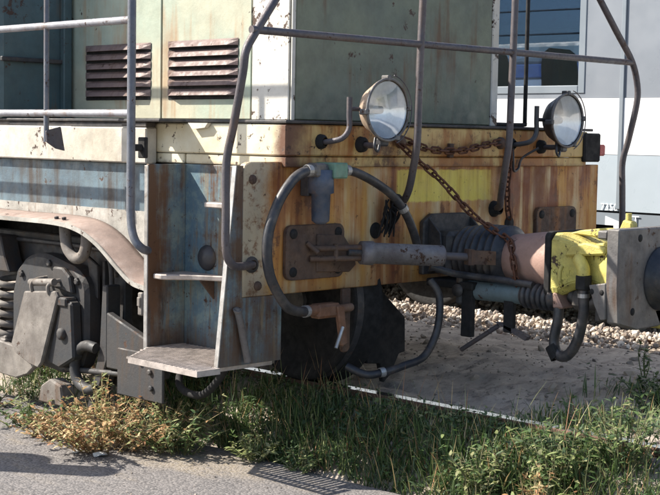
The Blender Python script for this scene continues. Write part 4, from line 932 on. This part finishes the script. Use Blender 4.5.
WD = [
 (-1.33, .80, .24, .42, 90, DRY+DRY+PALE, 'bushy brown dried weed spreading over the asphalt before the step', (.30, .20, .11), .006, .032, 24),
 (-1.18, 1.0, .32, .22, 40, DRY+PALE+PALE, 'tall straw coloured weed rising beside the bogie hook', (.33, .25, .13), .005, .035, 18),
 (-1.15, .52, .24, .26, 40, PALE+GREEN, 'green yellow weed leaning out below the step tread', (.18, .17, .07), .006, .038, 18),
 (-1.32, 1.40, .12, .26, 34, PALE+GREEN, 'low leafy green weed under the axlebox cover', (.14, .14, .06), .008, .035, 14),
 (-1.22, 1.95, .12, .28, 34, PALE+GREEN+DRY, 'low weed under the coil spring', (.14, .14, .06), .007, .034, 14),
 (-1.36, 1.12, .12, .26, 40, DRY+DRY+PALE, 'low reddish dried weed mat spreading left of the bushy brown weed', (.3, .19, .1), .006, .03, 20),
 (-1.18, .62, .26, .30, 44, DRY+PALE+PALE, 'straw yellow weed fanning out under the bolted hanger plate', (.33, .26, .13), .0055, .032, 16),
 (-1.02, .18, .13, .16, 20, PALE, 'pale sunlit weed at the asphalt edge beyond the step', (.2, .2, .1), .007, .034, 16),
 (-.99, -.08, .10, .14, 16, PALE+GREEN, 'small pale weed in the asphalt edge where the shadow starts', (.2, .2, .1), .006, .03, 14),
 (-.88, -.95, .25, .16, 30, PALE+PALE+GREEN, 'pale flowering weed with upright tips in the sunlit verge', (.22, .2, .11), .006, .034, 18),
 (-.78, -1.22, .28, .18, 34, PALE+GREEN, 'sunlit leafy weed clump beside the pale flowering weed', (.2, .2, .1), .007, .036, 18),
 (-.92, -1.25, .22, .17, 30, PALE+DRY, 'yellowish weed clump on the asphalt edge in full sun', (.25, .22, .12), .006, .034, 18),
 (-.66, -1.42, .28, .18, 30, PALE+GREEN, 'tall sunlit weed close to the rail', (.2, .2, .1), .006, .036, 18),
 (.55, -.75, .26, .05, 4, GREEN+PALE, 'single tall green stem rising from the dirt between the rails', (.10, .14, .05), .007, .04, 16),
 (.30, -.95, .12, .18, 18, GREEN, 'leafy green weed on the dirt between the rails', (.08, .11, .04), .008, .036, 14),
 (.05, -1.12, .13, .16, 18, GREEN, 'green weed clump next to the rail glint', (.08, .11, .04), .008, .036, 14),
]
for w_ in WD: weed(*w_)
def scrap(x, y, r, label):
    m = MB(); V = [(x, y, -.27+r*.8)]
    for k in range(9):
        a = 2*pi*k/9; q = r*random.uniform(.7, 1.3); V.append((x+q*cos(a), y+q*sin(a), -.269+random.uniform(0, r*.7)))
    m.add(V, [(0, 1+k, 1+(k+1) % 9) for k in range(9)]); V2 = [(v[0], v[1], v[2]-.003) for v in V]; m.add(V2, [(0, 1+(k+1) % 9, 1+k) for k in range(9)])
    tag(m.build('paper_scrap', 'paper'), label, 'litter', 'paper litter')
scrap(-1.46, .66, .026, 'crumpled white paper scrap before the brown dried weed'); scrap(-1.50, .78, .016, 'tiny white paper shred beside the crumpled scrap')
# ------------------------------------------------------------------ posts added left of view to cast two rounded shadows on the apron
def shadow_post(x, y, h, r, label):
    e = empty('shadow_post', (x, y, -.27), label, 'shadow_post', 'added shadow posts out of view')
    m = MB(); m.lathe((x, y, -.275), (0, 0, 1), [(0, r), (h-.06, r)], 18); part(m, 'shadow_post_shaft', 'castgrey', e)
    m = MB(); m.lathe((x, y, -.275), (0, 0, 1), [(h-.06, r+.004), (h-.03, r*.96), (h-.01, r*.6), (h, .001)], 18); part(m, 'shadow_post_cap', 'castgrey', e)
shadow_post(-2.40, 1.52, 1.18, .085, 'slimmer grey post added out of view to cast a shadow')
shadow_post(-2.62, 2.0, 1.30, .14, 'thicker grey post added out of view to cast a shadow')

S.render.engine = 'CYCLES'
S.render.resolution_x = 1024; S.render.resolution_y = 768
